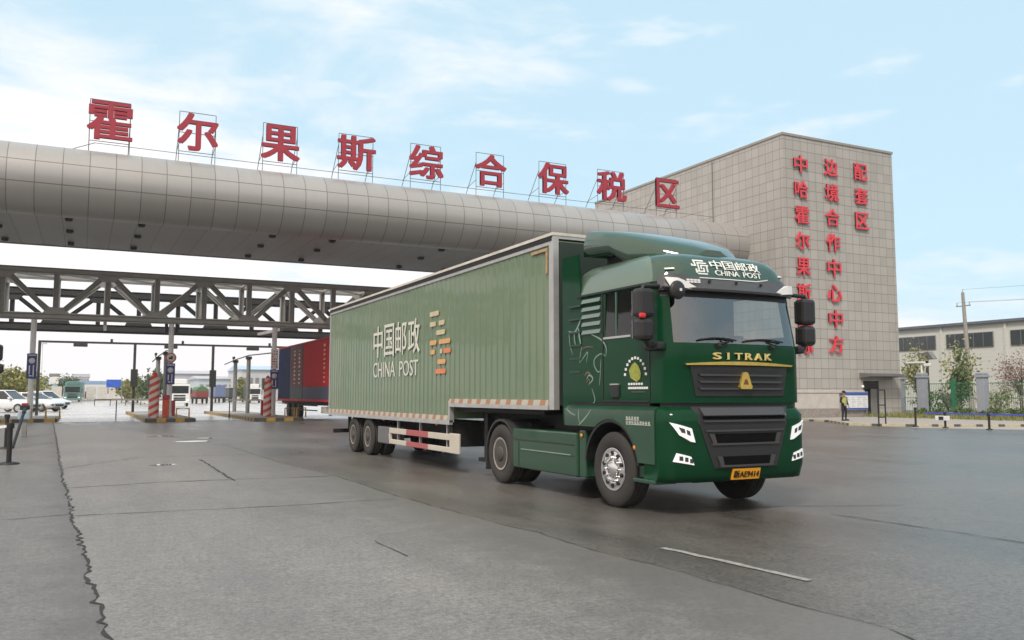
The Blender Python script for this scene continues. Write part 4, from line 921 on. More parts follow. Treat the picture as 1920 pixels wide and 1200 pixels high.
for i, (x, y, r, h) in enumerate(((48.6, 36.6, .7, .55), (49.2, 35.2, .75, .6), (49.6, 33.8, .8, .55), (50.0, 32.3, .8, .6), (50.2, 31.0, .8, .55), (50.4, 39.0, .5, .5))):
    d = ['first low dark shrub from the left in front of the fence', 'second low dark shrub from the left in front of the fence', 'low dark shrub in front of the lone pier', 'low dark shrub just right of the lone pier', 'low dark shrub at the right edge by the belt barrier', 'small low shrub between the tower and the camera pier'][i]
    root = thing('low_shrub', (x, y, 0), d, 'shrub', 'low shrubs before the green fence'); b = MB(); foliage(b, (x, y, h * .75), (r * .8, r * .8, h * .55), 900, .07, 12, 90 + i); b.build('foliage', M['leaf_green'], root)
    t = MB(); [t.tube([(x, y, 0), (x + .3 * math.cos(k), y + .3 * math.sin(k), h * .8)], .015, 5) for k in range(5)]; t.build('stem', M['trunk'], root)

def stanchion(x, y, h, label, group, r=.04, base=.2):
    root = thing('belt_stanchion', (x, y, 0), label, 'stanchion', group)
    b = MB(); b.tube([(x, y, .05), (x, y, h - .12)], r, 10); b.build('post', M['black'], root)
    b = MB(); b.tube([(x, y, h - .119), (x, y, h)], r * 1.5, 10); b.build('belt_head', M['black'], root)
    b = MB(); b.lathe([(base, 0), (base, .025), (base * .8, .045), (r, .06)], (x, y, .004), 2, 20); b.build('foot', M['black'], root)
GR = 'belt stanchions on the right'
for (x, y, h, lb) in ((36.2, 28.5, .95, 'black belt stanchion left of the blue belt'), (36.2, 26.9, .74, 'black belt stanchion with a white box, under the blue belt'), (36.25, 24.75, .74, 'black belt stanchion at the right, under the blue belt'), (36.3, 22.6, .74, 'black belt stanchion beyond the right edge')): stanchion(x, y, h, lb, GR, .05, .14)
b = MB(); bl_ = mat('blue belt', (.06, .09, .42), .6)
for y0, y1 in ((28.0, 26.95), (26.85, 24.8), (24.7, 22.65)): b.box(36.18, 36.21, y1, y0, .66, .73)
tag(b.build('barrier_belt', bl_), 'blue barrier belt stretched between the stanchions at the right', 'belt')
wb = thing('white_box', (36.0, 26.9, .3), 'small white box hung on the middle stanchion', 'box'); b = MB(); b.box(36.02, 36.14, 26.6, 27.3, .36, .58, 0, .02); b.build('case', M['white'], wb); b = MB(); b.box(36.012, 36.018, 26.85, 27.1, .39, .55); b.build('dark_screen', M['black'], wb)
fr = thing('frame_stand', (35.6, 30.0, 0), 'black metal frame stand at the kerb in front of the door', 'stand')
for x in (35.42, 35.92): b = MB(); b.tube([(x, 30.0, 0), (x, 30.0, 1.82)], .035, 8); b.build('leg', M['black'], fr)
b = MB(); [b.tube([(35.42, 30.0, z), (35.92, 30.0, z)], .03, 8) for z in (1.8, 1.05, .45)]; b.build('crossbar', M['black'], fr)

# ------------------------------------------------------------------ left foreground barrier
GL = 'black belt stanchions at the left edge'
stanchion(-1.43, 22.5, .93, 'nearest black stanchion with a flat round foot at the left edge', GL, .055, .22)
stanchion(-1.93, 28.9, 1.0, 'farther black stanchion at the left edge, behind the nearest one', GL, .05, .2)
stanchion(-2.35, 29.4, 1.0, 'black stanchion cut by the left edge of the photo', GL, .05, .2)
lb_ = thing('leaning_bar', (-1.7, 29.5, 0), 'black bar leaning beside the nearest stanchion', 'bar'); b = MB(); b.tube([(-1.78, 29.3, .02), (-1.62, 30.8, 1.0)], .045, 8); b.build('rod', M['black'], lb_); b = MB(); b.tube([(-1.62, 30.8, 1.0), (-1.60, 31.0, 1.12)], .06, 8); b.build('grip', M['post_d'], lb_)
b = MB()
pa, pb_ = Vector((-1.43, 22.5, .84)), Vector((-2.9, 24.2, .60))
b.add([pa, pb_, pb_ + Vector((0, 0, .06)), pa + Vector((0, 0, .06)), pa + Vector((.012, .012, 0)), pb_ + Vector((.012, .012, 0)), pb_ + Vector((.012, .012, .06)), pa + Vector((.012, .012, .06))], [(0, 1, 2, 3), (4, 7, 6, 5), (3, 2, 6, 7), (0, 4, 5, 1)])
tag(b.build('barrier_belt', M['white']), 'white barrier belt running from the nearest stanchion out of the photo', 'belt')
kx = thing('card_post', (-1.9, 37.2, 0), 'grey blue card reader post with a dark head near the left pole', 'card reader')
b = MB(); b.box(-2.0, -1.82, 37.1, 37.3, 0, .62, 0, .02); b.build('stem', M['post_g'], kx)
b = MB(); b.box(-2.14, -1.72, 37.0, 37.35, .621, 1.0, 0, .06); b.build('body', mat('grey blue case', (.30, .38, .44), .5), kx)
b = MB(); b.box(-2.08, -1.76, 37.0, 37.3, 1.01, 1.18, 0, .04); b.build('head', M['black'], kx); b = MB(); b.box(-2.04, -1.8, 37.02, 37.28, 1.181, 1.26, 0, .03); b.build('cap', M['red'], kx)
sp = thing('mirror_post', (-2.6, 30, 0), 'black two part truck mirror on an added post, cut by the left edge', 'signal')  # housings taken for a truck mirror; the post is added to carry them
b = MB(); b.tube([(-2.62, 30.1, 0), (-2.62, 30.1, 3.2)], .06, 8); b.build('post', M['post_d'], sp)
for z0, z1, x1 in ((2.58, 3.08, -2.2), (2.2, 2.5, -2.16)): b = MB(); b.box(-2.58, x1, 29.85, 30.1, z0, z1, 0, .08); b.build('housing', M['black'], sp)

# ------------------------------------------------------------------ green box trailer
X0 = 6.68
def trailer():
    YB, YF, YS, ZT = 25.75, 11.84, 16.16, 4.08; WD = 2.5
    zb1, zb2 = 1.06, 1.40
    root = thing('box_trailer', (X0 + 1.25, 19, 0), 'long dusty green ribbed box trailer coupled behind the green tractor', 'trailer')
    def side(x, sgn):
        """ribbed sheet; the ribs start shallow at the top and deepen to the bottom"""
        ys = []; y = YF + .16; k = 0
        while y < YB - .08:
            ys += [(y, 0), (y + .165, 0), (y + .19, 1), (y + .225, 1)]; y += .25
        P = []
        zl = [ZT - .07, 3.8, 3.55, 3.3, 3.05, 2.8, 2.55, 2.3, 2.05, 1.8, 1.6, 1.4001, 1.25, zb1 + .07]
        for z in zl:
            P.append([(x + sgn * (.010 + .006 * mnoise.noise(Vector((yy * .9, z * 1.3, x))) + .003 * mnoise.noise(Vector((yy * 4, z * 2, x))) + .032 * r * (0.3 + .7 * min(1, max(0, (4.0 - z) / 2.0)))), yy, max(z, (zb2 + .02) if yy < YS + .05 else 0)) for yy, r in ys])
        b = MB(); b.grid(P, smooth=False); return b
    side(X0, -1 * -1).build('side_panel', M['trailer'], root); side(X0 + WD, -1).build('side_panel', M['trailer'], root)
    b = MB(); b.box(X0 + .03, X0 + WD - .03, YF + .02, YB - .02, zb2 + .03, ZT - .03); b.box(X0 + .03, X0 + WD - .03, YS + .02, YB - .02, zb1 + .02, zb2 + .029); b.build('box', M['trailer'], root)
    b = MB()
    for x in (X0 - .012, X0 + WD - .088):
        b.box(x, x + .10, YF + .151, YB - .07, ZT - .09, ZT - .03); b.box(x, x + .10, YF, YF + .15, zb2 - .07, ZT - .001); b.box(x, x + .10, YB - .069, YB, zb1 - .13, ZT - .02)
        b.box(x, x + .10, YS, YS + .07, zb1 - .05, zb2 + .05)
    b.box(X0 - .01, X0 + WD + .01, YF, YF + .06, ZT, ZT + .05); b.build('frame', M['silver'], root)
    b = MB(); b.box(X0 - .03, X0 + WD + .03, YF - .01, YB, ZT + .051, ZT + .10); b.build('roof', M['white_d'], root)
    b = MB(); b.box(X0 - .02, X0 + .03, YF + .06, YB, ZT - .029, ZT + .05); b.build('gutter', M['dark'], root)
    # lower rails carrying red and white reflective tape
    tp = mat('reflective tape rail', (.5, .47, .43), .5, var=0, rvar=0); q = NB(tp); g, x_, y_, z_ = q.pos()
    fr = q.m('FRACT', q.m('DIVIDE', q.m('ADD', y_, q.m('MULTIPLY', z_, .5)), .42)); c = q.mixc(q.m('GREATER_THAN', fr, .55), (.60, .57, .50), (.46, .20, .08))
    c = q.mixc(q.m('MULTIPLY', q.noise(g.outputs['Position'], 9), .6), c, (.30, .25, .20)); q.l(c, q.b.inputs['Base Color'])
    b = MB(); b.box(X0 - .016, X0 + .05, YF + .19, YS, zb2 - .005, zb2 + .085); b.box(X0 - .016, X0 + .05, YS + .071, YB - .07, zb1 - .01, zb1 + .085); b.build('reflective_strip', tp, root)
    b = MB(); b.box(X0 - .02, X0 + .06, YF + .19, YS, zb2 - .075, zb2 - .006); b.box(X0 - .02, X0 + .06, YS, YB - .07, zb1 - .10, zb1 - .011); b.build('bottom_rail', M['silver'], root)
    b = MB(); 
    for z in (ZT - .35, ): b.box(X0 - .018, X0 + .0, YF + .2, YF + .75, ZT - .175, ZT - .125); b.box(X0 - .018, X0 + .0, YF + .2, YF + .25, ZT - .55, ZT - .18)
    b.build('corner_tape', mat('peeling tape', (.40, .27, .14), .6, var=.5, scale=22), root)
    b = MB(); b.box(X0 + .10, X0 + WD - .10, YF - .005, YF + .018, zb2, ZT - .05); b.build('front_wall', mat('shaded front wall paint', (.02, .035, .026), .6), root)  # dark plate, the shade behind the cab put into its colour
    # lettering
    b = MB(); xo = X0 - .003
    for ch, y0, y1 in (('中', 21.33, 20.58), ('国', 20.45, 19.70), ('邮', 19.60, 18.82), ('政', 18.70, 17.94)): put_text(b, ch, (xo, y0, 2.50), (0, -1, 0), (0, 0, 1), y0 - y1, .80, .006, .012)
    b.build('lettering', M['letter_c'], root)
    b = MB(); put_text(b, 'CHINA', (xo, 21.34, 2.0), (0, -1, 0), (0, 0, 1), 1.72, .38, .006, .0); b.build('lettering', M['letter_f'], root); b = MB(); put_text(b, 'POST', (xo, 19.30, 2.0), (0, -1, 0), (0, 0, 1), 1.27, .36, .006, .0); b.build('lettering', M['letter_f'], root)
    for y0, y1, z, m in ((17.33, 16.81, 3.30, 'tan_mark'), (17.32, 16.98, 3.08, 'tan_mark'), (16.80, 16.49, 3.08, 'tan_mark'), (16.94, 16.46, 2.88, 'tan_mark'), (17.31, 16.94, 2.68, 'orange_mark'), (16.78, 16.17, 2.68, 'orange_mark'), (17.28, 17.02, 2.48, 'orange_mark'), (16.72, 16.59, 2.48, 'tan_mark'), (16.53, 16.15, 2.48, 'orange_red'), (16.87, 16.42, 2.26, 'orange_mark'), (16.97, 16.41, 2.06, 'orange_red')):
        b = MB(); hh = .05; n = 5; pts = [(y0 - .02, z - hh), (y1 + .02, z - hh), (y1, z - hh + .02), (y1, z + hh - .02), (y1 + .02, z + hh), (y0 - .02, z + hh), (y0, z + hh - .02), (y0, z - hh + .02)]; b.prism(pts, 0, xo - .006, xo)
        for k in range(1, int((y0 - y1) / .09)): pass
        b.build('dash_mark', M[m], root)
    # running gear
    b = MB()
    for x in (X0 + .75, X0 + 1.65): b.box(x, x + .12, YS, YB, .62, zb1 - .10); b.box(x, x + .12, YF + .3, YS, 1.02, zb2 - .08)
    b.box(X0 + .1, X0 + WD - .1, YS + .1, YS + .25, .5, zb1 - .1); b.box(X0 + .15, X0 + WD - .15, YF + .6, YS, 1.24, zb2 - .076); b.build('chassis', M['dark'], root)
    for y in (23.2, 21.85):
        for x, s in ((X0 + .17, -1), (X0 + .52, -1), (X0 + WD - .17, 1), (X0 + WD - .52, 1)): wheel(root, x, y, .48, .48, .29, 0, .10, M['rim_d'], 0, .11, s)
        b = MB(); b.tube([(X0 + .3, y, .48), (X0 + WD - .3, y, .48)], .07, 8); b.build('axle', M['dark'], root)
    b = MB(); b.box(X0 + .05, X0 + .45, 20.15, 21.08, .36, .78, 0, .03); b.build('tool_box', mat('grey tool box', (.14, .135, .14), .5, var=.25), root)
    g_ = mat('side guard red white', (.6, .55, .48), .55, var=0, rvar=0); q = NB(g_); g, x_, y_, z_ = q.pos()
    c = q.mixc(q.m('MULTIPLY', q.m('GREATER_THAN', y_, 17.45), q.m('LESS_THAN', y_, 18.85)), (.60, .55, .47), (.42, .05, .07)); c = q.mixc(q.m('MULTIPLY', q.noise(g.outputs['Position'], 4, 6, .7), .4), c, (.36, .30, .24)); q.l(c, q.b.inputs['Base Color'])
    for z0, z1 in ((.64, .77), (.39, .50)): b = MB(); b.box(X0 + .02, X0 + .07, 16.25, 20.08, z0, z1, 0, .01); b.build('side_guard', g_, root)
    b = MB(); b.box(X0 + .02, X0 + .07, 15.76, 16.249, .385, .79, 0, .015); b.build('guard_end_plate', g_, root); b = MB(); b.box(X0 + .02, X0 + .07, 20.0, 20.1, .501, .639); b.build('guard_spacer', g_, root)
    b = MB(); [b.box(X0 + .08, X0 + .13, y, y + .05, .42, zb1 - .1) for y in (16.5, 18.1, 19.6)]; b.build('guard_bracket', M['silver'], root)
    b = MB(); b.box(X0 + .05, X0 + WD - .05, 25.3, 25.42, .44, .56, 0, .01); [b.box(x, x + .08, 25.3, 25.4, .561, zb1 - .1) for x in (X0 + .5, X0 + 1.9)]; b.build('rear_bumper', M['dark'], root)
    for x in (X0 + .35, X0 + 2.0):
        b = MB(); b.box(x, x + .15, 15.1, 15.25, .35, 1.2); b.box(x - .08, x + .23, 15.0, 15.35, .28, .349); b.build('landing_leg', M['dark'], root)
    b = MB(); [b.tube([(X0 + .06, y, zb1 - .12), (X0 + .06, y + .07, zb1 - .12)], .022, 8) for y in (17.0, 20.6)] ; b.build('side_lamp', M['amber'], root)
trailer()

# ------------------------------------------------------------------ green tractor unit
CW = 2.44; CC = X0 + CW / 2; YBK = 11.45
TAB = [(1.46, .02, 8.89, .26), (2.20, .02, 8.88, .28), (2.25, .025, 8.89, .28), (2.93, .05, 9.01, .28), (3.08, .055, 9.02, .30), (3.13, .07, 9.025, .31), (3.20, .085, 9.035, .33), (3.33, .125, 9.08, .38), (3.43, .175, 9.16, .42), (3.50, .26, 9.30, .46), (3.55, .42, 9.52, .5), (3.575, .7, 10.0, .45)]
def sec(z):
    if z <= TAB[0][0]: return TAB[0][1:]
    for a, b in zip(TAB, TAB[1:]):
        if z <= b[0]: t = (z - a[0]) / (b[0] - a[0]); return tuple(p + (q - p) * t for p, q in zip(a[1:], b[1:]))
    return TAB[-1][1:]
BUL = .09
def sf(x, z, off=0., tab=sec, half=CW / 2, bul=BUL):
    """point of the front surface at offset x from the near side, height z"""
    ins, yf, r = tab(z); h = half - ins; d = x - CW / 2; ad = min(abs(d), h - .004); fl = h - r; ys = yf + bul * (fl / half) ** 2
    if ad <= fl: y = yf + bul * (ad / half) ** 2; n = Vector((0, -1, 0))
    else: e = ad - fl; y = ys + r - math.sqrt(max(0, r * r - e * e)); n = Vector((math.copysign(e / r, d), -math.sqrt(max(0, 1 - (e / r) ** 2)), 0))
    return Vector((CC + math.copysign(ad, d), y, z)) + n * off
def bumper_tab(z):
    if z > 1.30: t = (z - 1.30) / .11; return (.005 + .05 * t, 8.83 + .08 * t, .30)
    if z < .62: t = (.62 - z) / .18; return (.005 + .02 * t, 8.83 + .05 * t, .30)
    return (.005, 8.83, .30)
def bf(x, z, off=0.): return sf(x, z, off, bumper_tab, CW / 2 + .02, .10)
def fpatch(mb, poly, surf, off, th, n=10, mi=0):
    """plate of thickness th following the curved front, outline = convex polygon in (x, z)"""
    xs0, xs1 = min(p[0] for p in poly), max(p[0] for p in poly); nz = max(1, int((max(p[1] for p in poly) - min(p[1] for p in poly)) / .06)); cols = sorted(set([xs0 + (xs1 - xs0) * i / n for i in range(n + 1)] + [p[0] for p in poly]))
    def span(x):
        zs = []
        for a, b in zip(poly, poly[1:] + poly[:1]):
            if abs(a[0] - b[0]) < 1e-6:
                if abs(a[0] - x) < 1e-6: zs += [a[1], b[1]]
            elif min(a[0], b[0]) - 1e-6 <= x <= max(a[0], b[0]) + 1e-6: zs.append(a[1] + (b[1] - a[1]) * (x - a[0]) / (b[0] - a[0]))
        return min(zs), max(zs)
    rows = []
    for x in cols:
        a, b = span(x); rows.append([surf(x, a, off - .01)] + [surf(x, a + (b - a) * k / nz, off + th) for k in range(nz + 1)] + [surf(x, b, off - .01)])
    mb.grid(rows, mi, False); q = len(rows[0]); mb.add(rows[0], [list(range(q))], mi); mb.add(rows[-1], [list(range(q))[::-1]], mi); return mb
def mir(poly): return [(CW - x, z) for x, z in poly]

def tractor():
    root = thing('tractor_unit', (CC, 11, 0), 'dark green truck tractor with gold grille trim, driving towards us', 'truck')
    zs = [1.46, 1.7, 1.95, 2.20, 2.25, 2.40, 2.55, 2.7, 2.85, 2.93, 3.02, 3.08, 3.14, 3.20, 3.27, 3.33, 3.38, 3.43, 3.465, 3.50, 3.53, 3.55, 3.575]
    ss = [0, .1, .2, .3, .40, .472, .62, .8, .97]
    aa = [0, 15, 30, 45, 60, 75]; tx = [-1, -.8, -.6, -.4, -.2, 0, .2, .4, .6, .8, 1]
    def row(z, inn=0.):
        ins, yf, r = sec(z); h = CW / 2 - ins; fl = h - r; ys = yf + BUL * (fl / (CW / 2)) ** 2; yc = ys + r; L = []
        yb = YBK - max(0, z - 3.2) * 1.2
        for s in ss: L.append((-h, yb + (yc - yb) * s))
        for a in aa: L.append((-fl - r * math.cos(R(a)), yc - r * math.sin(R(a))))
        for t in tx: L.append((t * fl, yf + BUL * (t * fl / (CW / 2)) ** 2))
        for a in aa[::-1]: L.append((fl + r * math.cos(R(a)), yc - r * math.sin(R(a))))
        for s in ss[::-1]: L.append((h, yb + (yc - yb) * s))
        return [Vector((CC + x * (1 - inn / 1.2), y + inn, z)) for x, y in L]
    P = [row(z) for z in zs]; nS, nA, nT = len(ss), len(aa), len(tx); N = len(P[0])
    def is_side(i, j): return 2.40 <= zs[i] < 3.015 and (5 <= j < 8 or N - 1 - 8 <= j < N - 1 - 5)
    jf0, jf1 = nS + 4, nS + nA + nT + nA - 1 - 4
    def is_front(i, j): return 2.25 <= zs[i] < 2.925 and jf0 <= j < jf1
    b = MB(); b.grid(P, smooth=True, skip=lambda i, j: is_side(i, j) or is_front(i, j))
    for i in range(len(zs) - 1): b.add([P[i][0], P[i][-1], P[i + 1][-1], P[i + 1][0]], [(0, 1, 2, 3)])
    b.add(P[-1], [list(range(N))]); b.add(P[0], [list(range(N))[::-1]]); b.mi = [0 if min(b.v[k][2] for k in f) < 3.07 else (2 if max(f) < N * len(zs) and min(b.v[k][2] for k in f) < 3.49 and (f[0] % N < nS + 1 or f[0] % N >= N - nS - 2) else 1) for f in b.f]; cab = b.build('cab', [M['green'], M['green_gloss'], M['green_sheen']], root)
    def sub(keep):
        g = MB()
        for i in range(len(zs) - 1):
            for j in range(N - 1):
                if keep(i, j): g.add([P[i][j], P[i][j + 1], P[i + 1][j + 1], P[i + 1][j]], [(0, 1, 2, 3)], 0, True)
        return g
    def pane(keep, m, nm, par):
        g = sub(keep); v2 = []
        for v in g.v: d = Vector((v[0] - CC, v[1] - 10.3, 0)); v2.append(tuple(Vector(v) - d.normalized() * .003))
        g.v = v2; me = g.build(nm, m, par)
        bm = bmesh.new(); bm.from_mesh(me.data); bmesh.ops.remove_doubles(bm, verts=bm.verts[:], dist=1e-4); bmesh.ops.recalc_face_normals(bm, faces=bm.faces[:]); bm.to_mesh(me.data); bm.free(); return me
    pane(is_front, M['windscreen'], 'windscreen', root)
    pane(lambda i, j: is_side(i, j) and j < N / 2 , M['sideglass'], 'side_window', root); pane(lambda i, j: is_side(i, j) and j > N / 2, M['farglass'], 'side_window', root)
    # interior
    b = MB(); b.box(X0 + .10, X0 + CW - .10, 9.12, 9.62, 1.75, 2.26, 0, .08); b.box(X0 + 1.35, X0 + 2.2, 9.3, 9.75, 2.1, 2.36, 0, .08); b.build('dashboard', M['seat'], root)
    for x in (X0 + .35, X0 + 1.5):
        b = MB(); b.box(x, x + .55, 10.15, 10.75, 1.75, 1.98, 0, .06); b.box(x, x + .55, 10.72, 10.9, 1.98, 2.75, 0, .06); b.build('seat', M['seat'], root)
    b = MB(); b.lathe([(.19, 0), (.21, .02), (.19, .04), (.17, .02), (.19, 0)], (X0 + 1.77, 9.75, 2.38), 2, 20); b.bar((X0 + 1.58, 9.75, 2.4), (X0 + 1.96, 9.75, 2.4), .05, .02); b.build('steering_wheel', M['black'], root)
    b = MB(); b.box(X0 + .06, X0 + CW - .06, 11.2, 11.25, 1.5, 3.2); b.build('rear_wall', M['curtain'], root)
    for x in (X0 + .09, X0 + CW - .14): b = MB(); b.grid([[(x + .03 * math.sin(k * 1.9), 10.25 + k * .035, z) for k in range(14)] for z in (2.3, 3.05)], smooth=True); b.build('curtain', M['curtain'], root)
    # window trims and door lines, a few mm proud of the skin
    b = MB(); xs_ = X0 + .028
    for y0, y1, z0, z1 in ((10.44, 10.46, 1.47, 3.04), (9.33, 10.44, 1.472, 1.49), (9.30, 9.32, 1.49, 2.2)): b.box(X0 + .012, X0 + .05, y0, y1, z0, z1)
    b.box(X0 + .03, X0 + .06, 9.28, 11.2, 3.045, 3.07); b.build('door_gap', M['black'], root)
    b = MB(); b.box(X0 + .018, X0 + .06, 9.75, 10.44, 2.365, 2.395); b.build('window_sill', M['silver'], root)
    b = MB(); b.box(X0 + .03, X0 + .07, 10.10, 10.135, 2.40, 3.02); b.box(X0 + .03, X0 + .07, 10.41, 10.44, 2.40, 3.02); b.build('window_bar', M['green_f'], root)
    b = MB(); b.box(X0 - .01, X0 + .05, 10.02, 10.22, 1.52, 1.70, 0, .02); h = b.build('door_handle', M['black'], root); b = MB(); b.box(X0 - .018, X0 + .02, 10.02, 10.22, 1.705, 1.725); b.build('handle_bar', M['silver'], h)
    b = MB(); b.box(X0 + .008, X0 + .03, 9.4, 9.72, 1.60, 1.615); b.build('door_strip', M['green_f'], root)
    b = MB()
    for z in (2.50, 2.62, 2.735, 2.845, 2.965): b.prism([(X0 + .05, z - .035), (X0 + .005, z - .03), (X0 + .03, z + .03), (X0 + .05, z + .03)], 1, 10.52, 11.03)
    b.build('louvre', M['green_sheen'], root)
    b = MB(); [b.box(X0 + .01, X0 + .05, 11.06, 11.4, z, z + .03) for z in (1.9, 2.1, 2.3, 2.5, 2.7, 2.9)]; b.build('rear_rib', M['green_d'], root)
    # roof deflector and side deflectors
    ys = [9.42, 9.6, 9.85, 10.15, 10.5, 10.85, 11.12]; zt = [3.585, 3.67, 3.765, 3.87, 3.98, 4.06, 4.11]; hw = [.34, .58, .80, .95, 1.05, 1.1, 1.1]; rg = []
    for y, z, w in zip(ys, zt, hw):
        zb = 3.45 if y < 10.2 else 3.68
        zb = min(zb, z - .04); rg.append([(CC - w, y, zb), (CC - w, y, zb + (z - zb) * .45), (CC - w + .05, y, z - .07), (CC - w + .16, y, z - .01), (CC - w * .4, y, z + .02), (CC, y, z + .025), (CC + w * .4, y, z + .02), (CC + w - .16, y, z - .01), (CC + w - .05, y, z - .07), (CC + w, y, zb + (z - zb) * .45), (CC + w, y, zb)])
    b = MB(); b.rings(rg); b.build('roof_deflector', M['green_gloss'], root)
    b = MB(); b.box(CC - .75, CC + .75, 10.3, 11.0, 3.54, 3.66); b.build('deflector_bracket', M['black'], root)
    for x in (X0 + .05, X0 + CW - .09): b = MB(); b.prism([(11.10, 1.15), (11.66, 1.15), (11.66, 3.72), (11.2, 3.72), (11.10, 3.0)], 0, x, x + .04); b.build('side_deflector', M['green'], root)
    # front: grille, trims, lettering, emblem
    b = MB(); fpatch(b, [(.38, 1.945), (2.06, 1.945), (1.98, 1.55), (.46, 1.55)], sf, 0, .012, 16); gr = b.build('upper_grille', M['grille'], root)
    b = MB()
    for z0, z1 in ((1.845, 1.90), (1.755, 1.805), (1.665, 1.715)):
        fpatch(b, [(.56, z1), (1.88, z1), (1.86, z0), (.58, z0)], sf, .0115, .002, 16)
    b.build('grille_slot', M['black'], gr)
    b = MB()
    for z in (1.828, 1.738, 1.648): fpatch(b, [(.50, z + .014), (1.94, z + .014), (1.92, z - .012), (.52, z - .012)], sf, .012, .025, 16)
    b.build('grille_slat', M['visor'], gr)
    b = MB(); n = 14; top = [(.29 + (1.86) * i / n, 1.975 + .036 * math.sin(math.pi * i / n)) for i in range(n + 1)]; bot = [(.31 + 1.82 * i / n, 1.955 + .008 * math.sin(math.pi * i / n)) for i in range(n + 1)][::-1]; fpatch(b, top + bot, sf, .004, .035, 16); b.build('gold_bar', M['gold'], root)
    b = MB()
    for i, ch in enumerate('SITRAK'):
        w = .036 if ch == 'I' else .135; xc = .80 + i * .176; put_text(b, ch, (0, 0, 0), (1, 0, 0), (0, 0, 1), w, .092, .02, .045, fn=lambda a, z, d, xc=xc, w=w: sf(xc - w / 2 + a, 2.035 + z, .002 + d)); b.build('gold_letter', M['gold_f'], root); b = MB()
    b = MB(); xe = CW / 2 + .02
    for poly, o, t in (([(xe - .10, 1.69), (xe + .10, 1.69), (xe + .075, 1.77), (xe + .045, 1.85), (xe + .02, 1.87), (xe - .02, 1.87), (xe - .045, 1.85), (xe - .075, 1.77)], .03, .03), ([(xe - .09, 1.645), (xe + .09, 1.645), (xe + .105, 1.67), (xe + .10, 1.695), (xe - .10, 1.695), (xe - .105, 1.67)], .03, .04)): fpatch(b, poly, sf, o, t, 4)
    em = b.build('emblem', M['gold'], root)
    b = MB(); fpatch(b, [(xe - .045, 1.705), (xe + .045, 1.705), (xe + .018, 1.775), (xe - .018, 1.775)], sf, .055, .008, 4); fpatch(b, [(xe - .07, 1.668), (xe + .07, 1.668), (xe + .068, 1.678), (xe - .068, 1.678)], sf, .055, .008, 4); b.build('emblem_inset', mat('emblem brown', (.22, .09, .02), .4, .4), em)
    # visor band, painted visor shadow, corner lamps
    b = MB(); vz = [(.10, 3.14), (.22, 3.175), (.42, 3.17), (.66, 3.13), (1.64, 3.13), (1.86, 3.17), (2.22, 3.175), (2.34, 3.14)]
    rows = []
    for i in range(41):
        x = .10 + 2.24 * i / 40; zt_ = next(a[1] + (c_[1] - a[1]) * (x - a[0]) / (c_[0] - a[0]) for a, c_ in zip(vz, vz[1:]) if x <= c_[0] + 1e-6); pr = .13 * math.sin(math.pi * min(1, max(0, (x - .02) / 2.4))) ** .35
        rows.append([sf(x, 2.955, .0), sf(x, 2.945, pr), sf(x, 2.975, pr + .01), sf(x, (2.975 + zt_) / 2, pr * .6), sf(x, zt_, .012), sf(x, zt_ + .004, -.01)])
    b.grid(rows, smooth=False); b.build('sun_visor', M['visor'], root)
    b = MB(); fpatch(b, [(.10, 2.955), (2.34, 2.955), (2.34, 2.87), (.10, 2.87)], sf, .001, .006, 30); b.build('visor_shadow', M['black'], root)  # black strip painted in as the shadow below the visor
    b = MB(); fpatch(b, [(.66, 3.142), (1.64, 3.142), (1.64, 3.130), (.66, 3.130)], sf, .012, .012, 10); fpatch(b, [(1.64, 3.130), (1.86, 3.165), (1.86, 3.178), (1.64, 3.142)], sf, .012, .012, 5); b.build('silver_line', M['letter_w'], root)
    for f in (lambda p: p, mir):
        b = MB(); fpatch(b, f([(.17, 3.115), (.28, 3.105), (.52, 2.99), (.46, 2.96), (.20, 2.99)]), sf, .05, .06, 8); b.build('corner_lamp', M['white'], root)
        b = MB(); fpatch(b, f([(.20, 3.235), (.30, 3.24), (.30, 3.26), (.20, 3.255)]), sf, .002, .03, 3); b.build('roof_lamp', M['letter_w'], root)
    b = MB(); [fpatch(b, [(x, z), (x + .03, z), (x + .03, z + .03), (x, z + .03)], sf, .07, .02, 2) for x, z in ((.75, 3.07), (1.2, 3.07), (1.65, 3.07), (.8, 3.0), (1.62, 3.0))]; b.build('rivet', M['black'], root)
    b = MB(); [fpatch(b, [(.40 + k * .055, z), (.44 + k * .055, z), (.44 + k * .055, z + .022), (.40 + k * .055, z + .022)], sf, .085, .004, 2) for k in range(4) for z in (3.05, 3.078)]; b.build('small_sticker', M['white'], root)
    # post emblem, name and latin name on the roof brow
    b = MB()
    for i, ch in enumerate('中国邮政'): put_text(b, ch, (0, 0, 0), (1, 0, 0), (0, 0, 1), .20, .135, .006, .012, fn=lambda a, z, d, i=i: sf(.88 + i * .225 + a, 3.272 + z, .003 + d))
    for w, xa, ww in (('CHINA', .93, .42), ('POST', 1.42, .34)): put_text(b, w, (0, 0, 0), (1, 0, 0), (0, 0, 1), ww, .075, .006, .004, fn=lambda a, z, d, xa=xa: sf(xa + a, 3.185 + z, .003 + d))
    b.build('lettering', M['letter_w'], root)
    b = MB()
    def eb(x0, x1, z0, z1): fpatch(b, [(x0, z0), (x1, z0), (x1, z1), (x0, z1)], sf, .002, .006, 3)
    lx, lz = .57, 3.185
    for x0, x1, z0, z1 in ((.06, .25, .215, .24), (.06, .085, .13, .215), (0, .06, .13, .152), (.0, .022, .152, .17), (.11, .28, .175, .197), (.11, .132, .06, .175), (.157, .30, .135, .157), (.157, .179, .085, .135), (.26, .282, .04, .135), (.085, .26, .0, .022), (.06, .085, .022, .09), (.085, .22, .04, .06), (.20, .22, .06, .11)): eb(lx + x0 * .9, lx + x1 * .9, lz + z0 * .88, lz + z1 * .88)
    b.build('post_emblem', M['letter_w'], root)
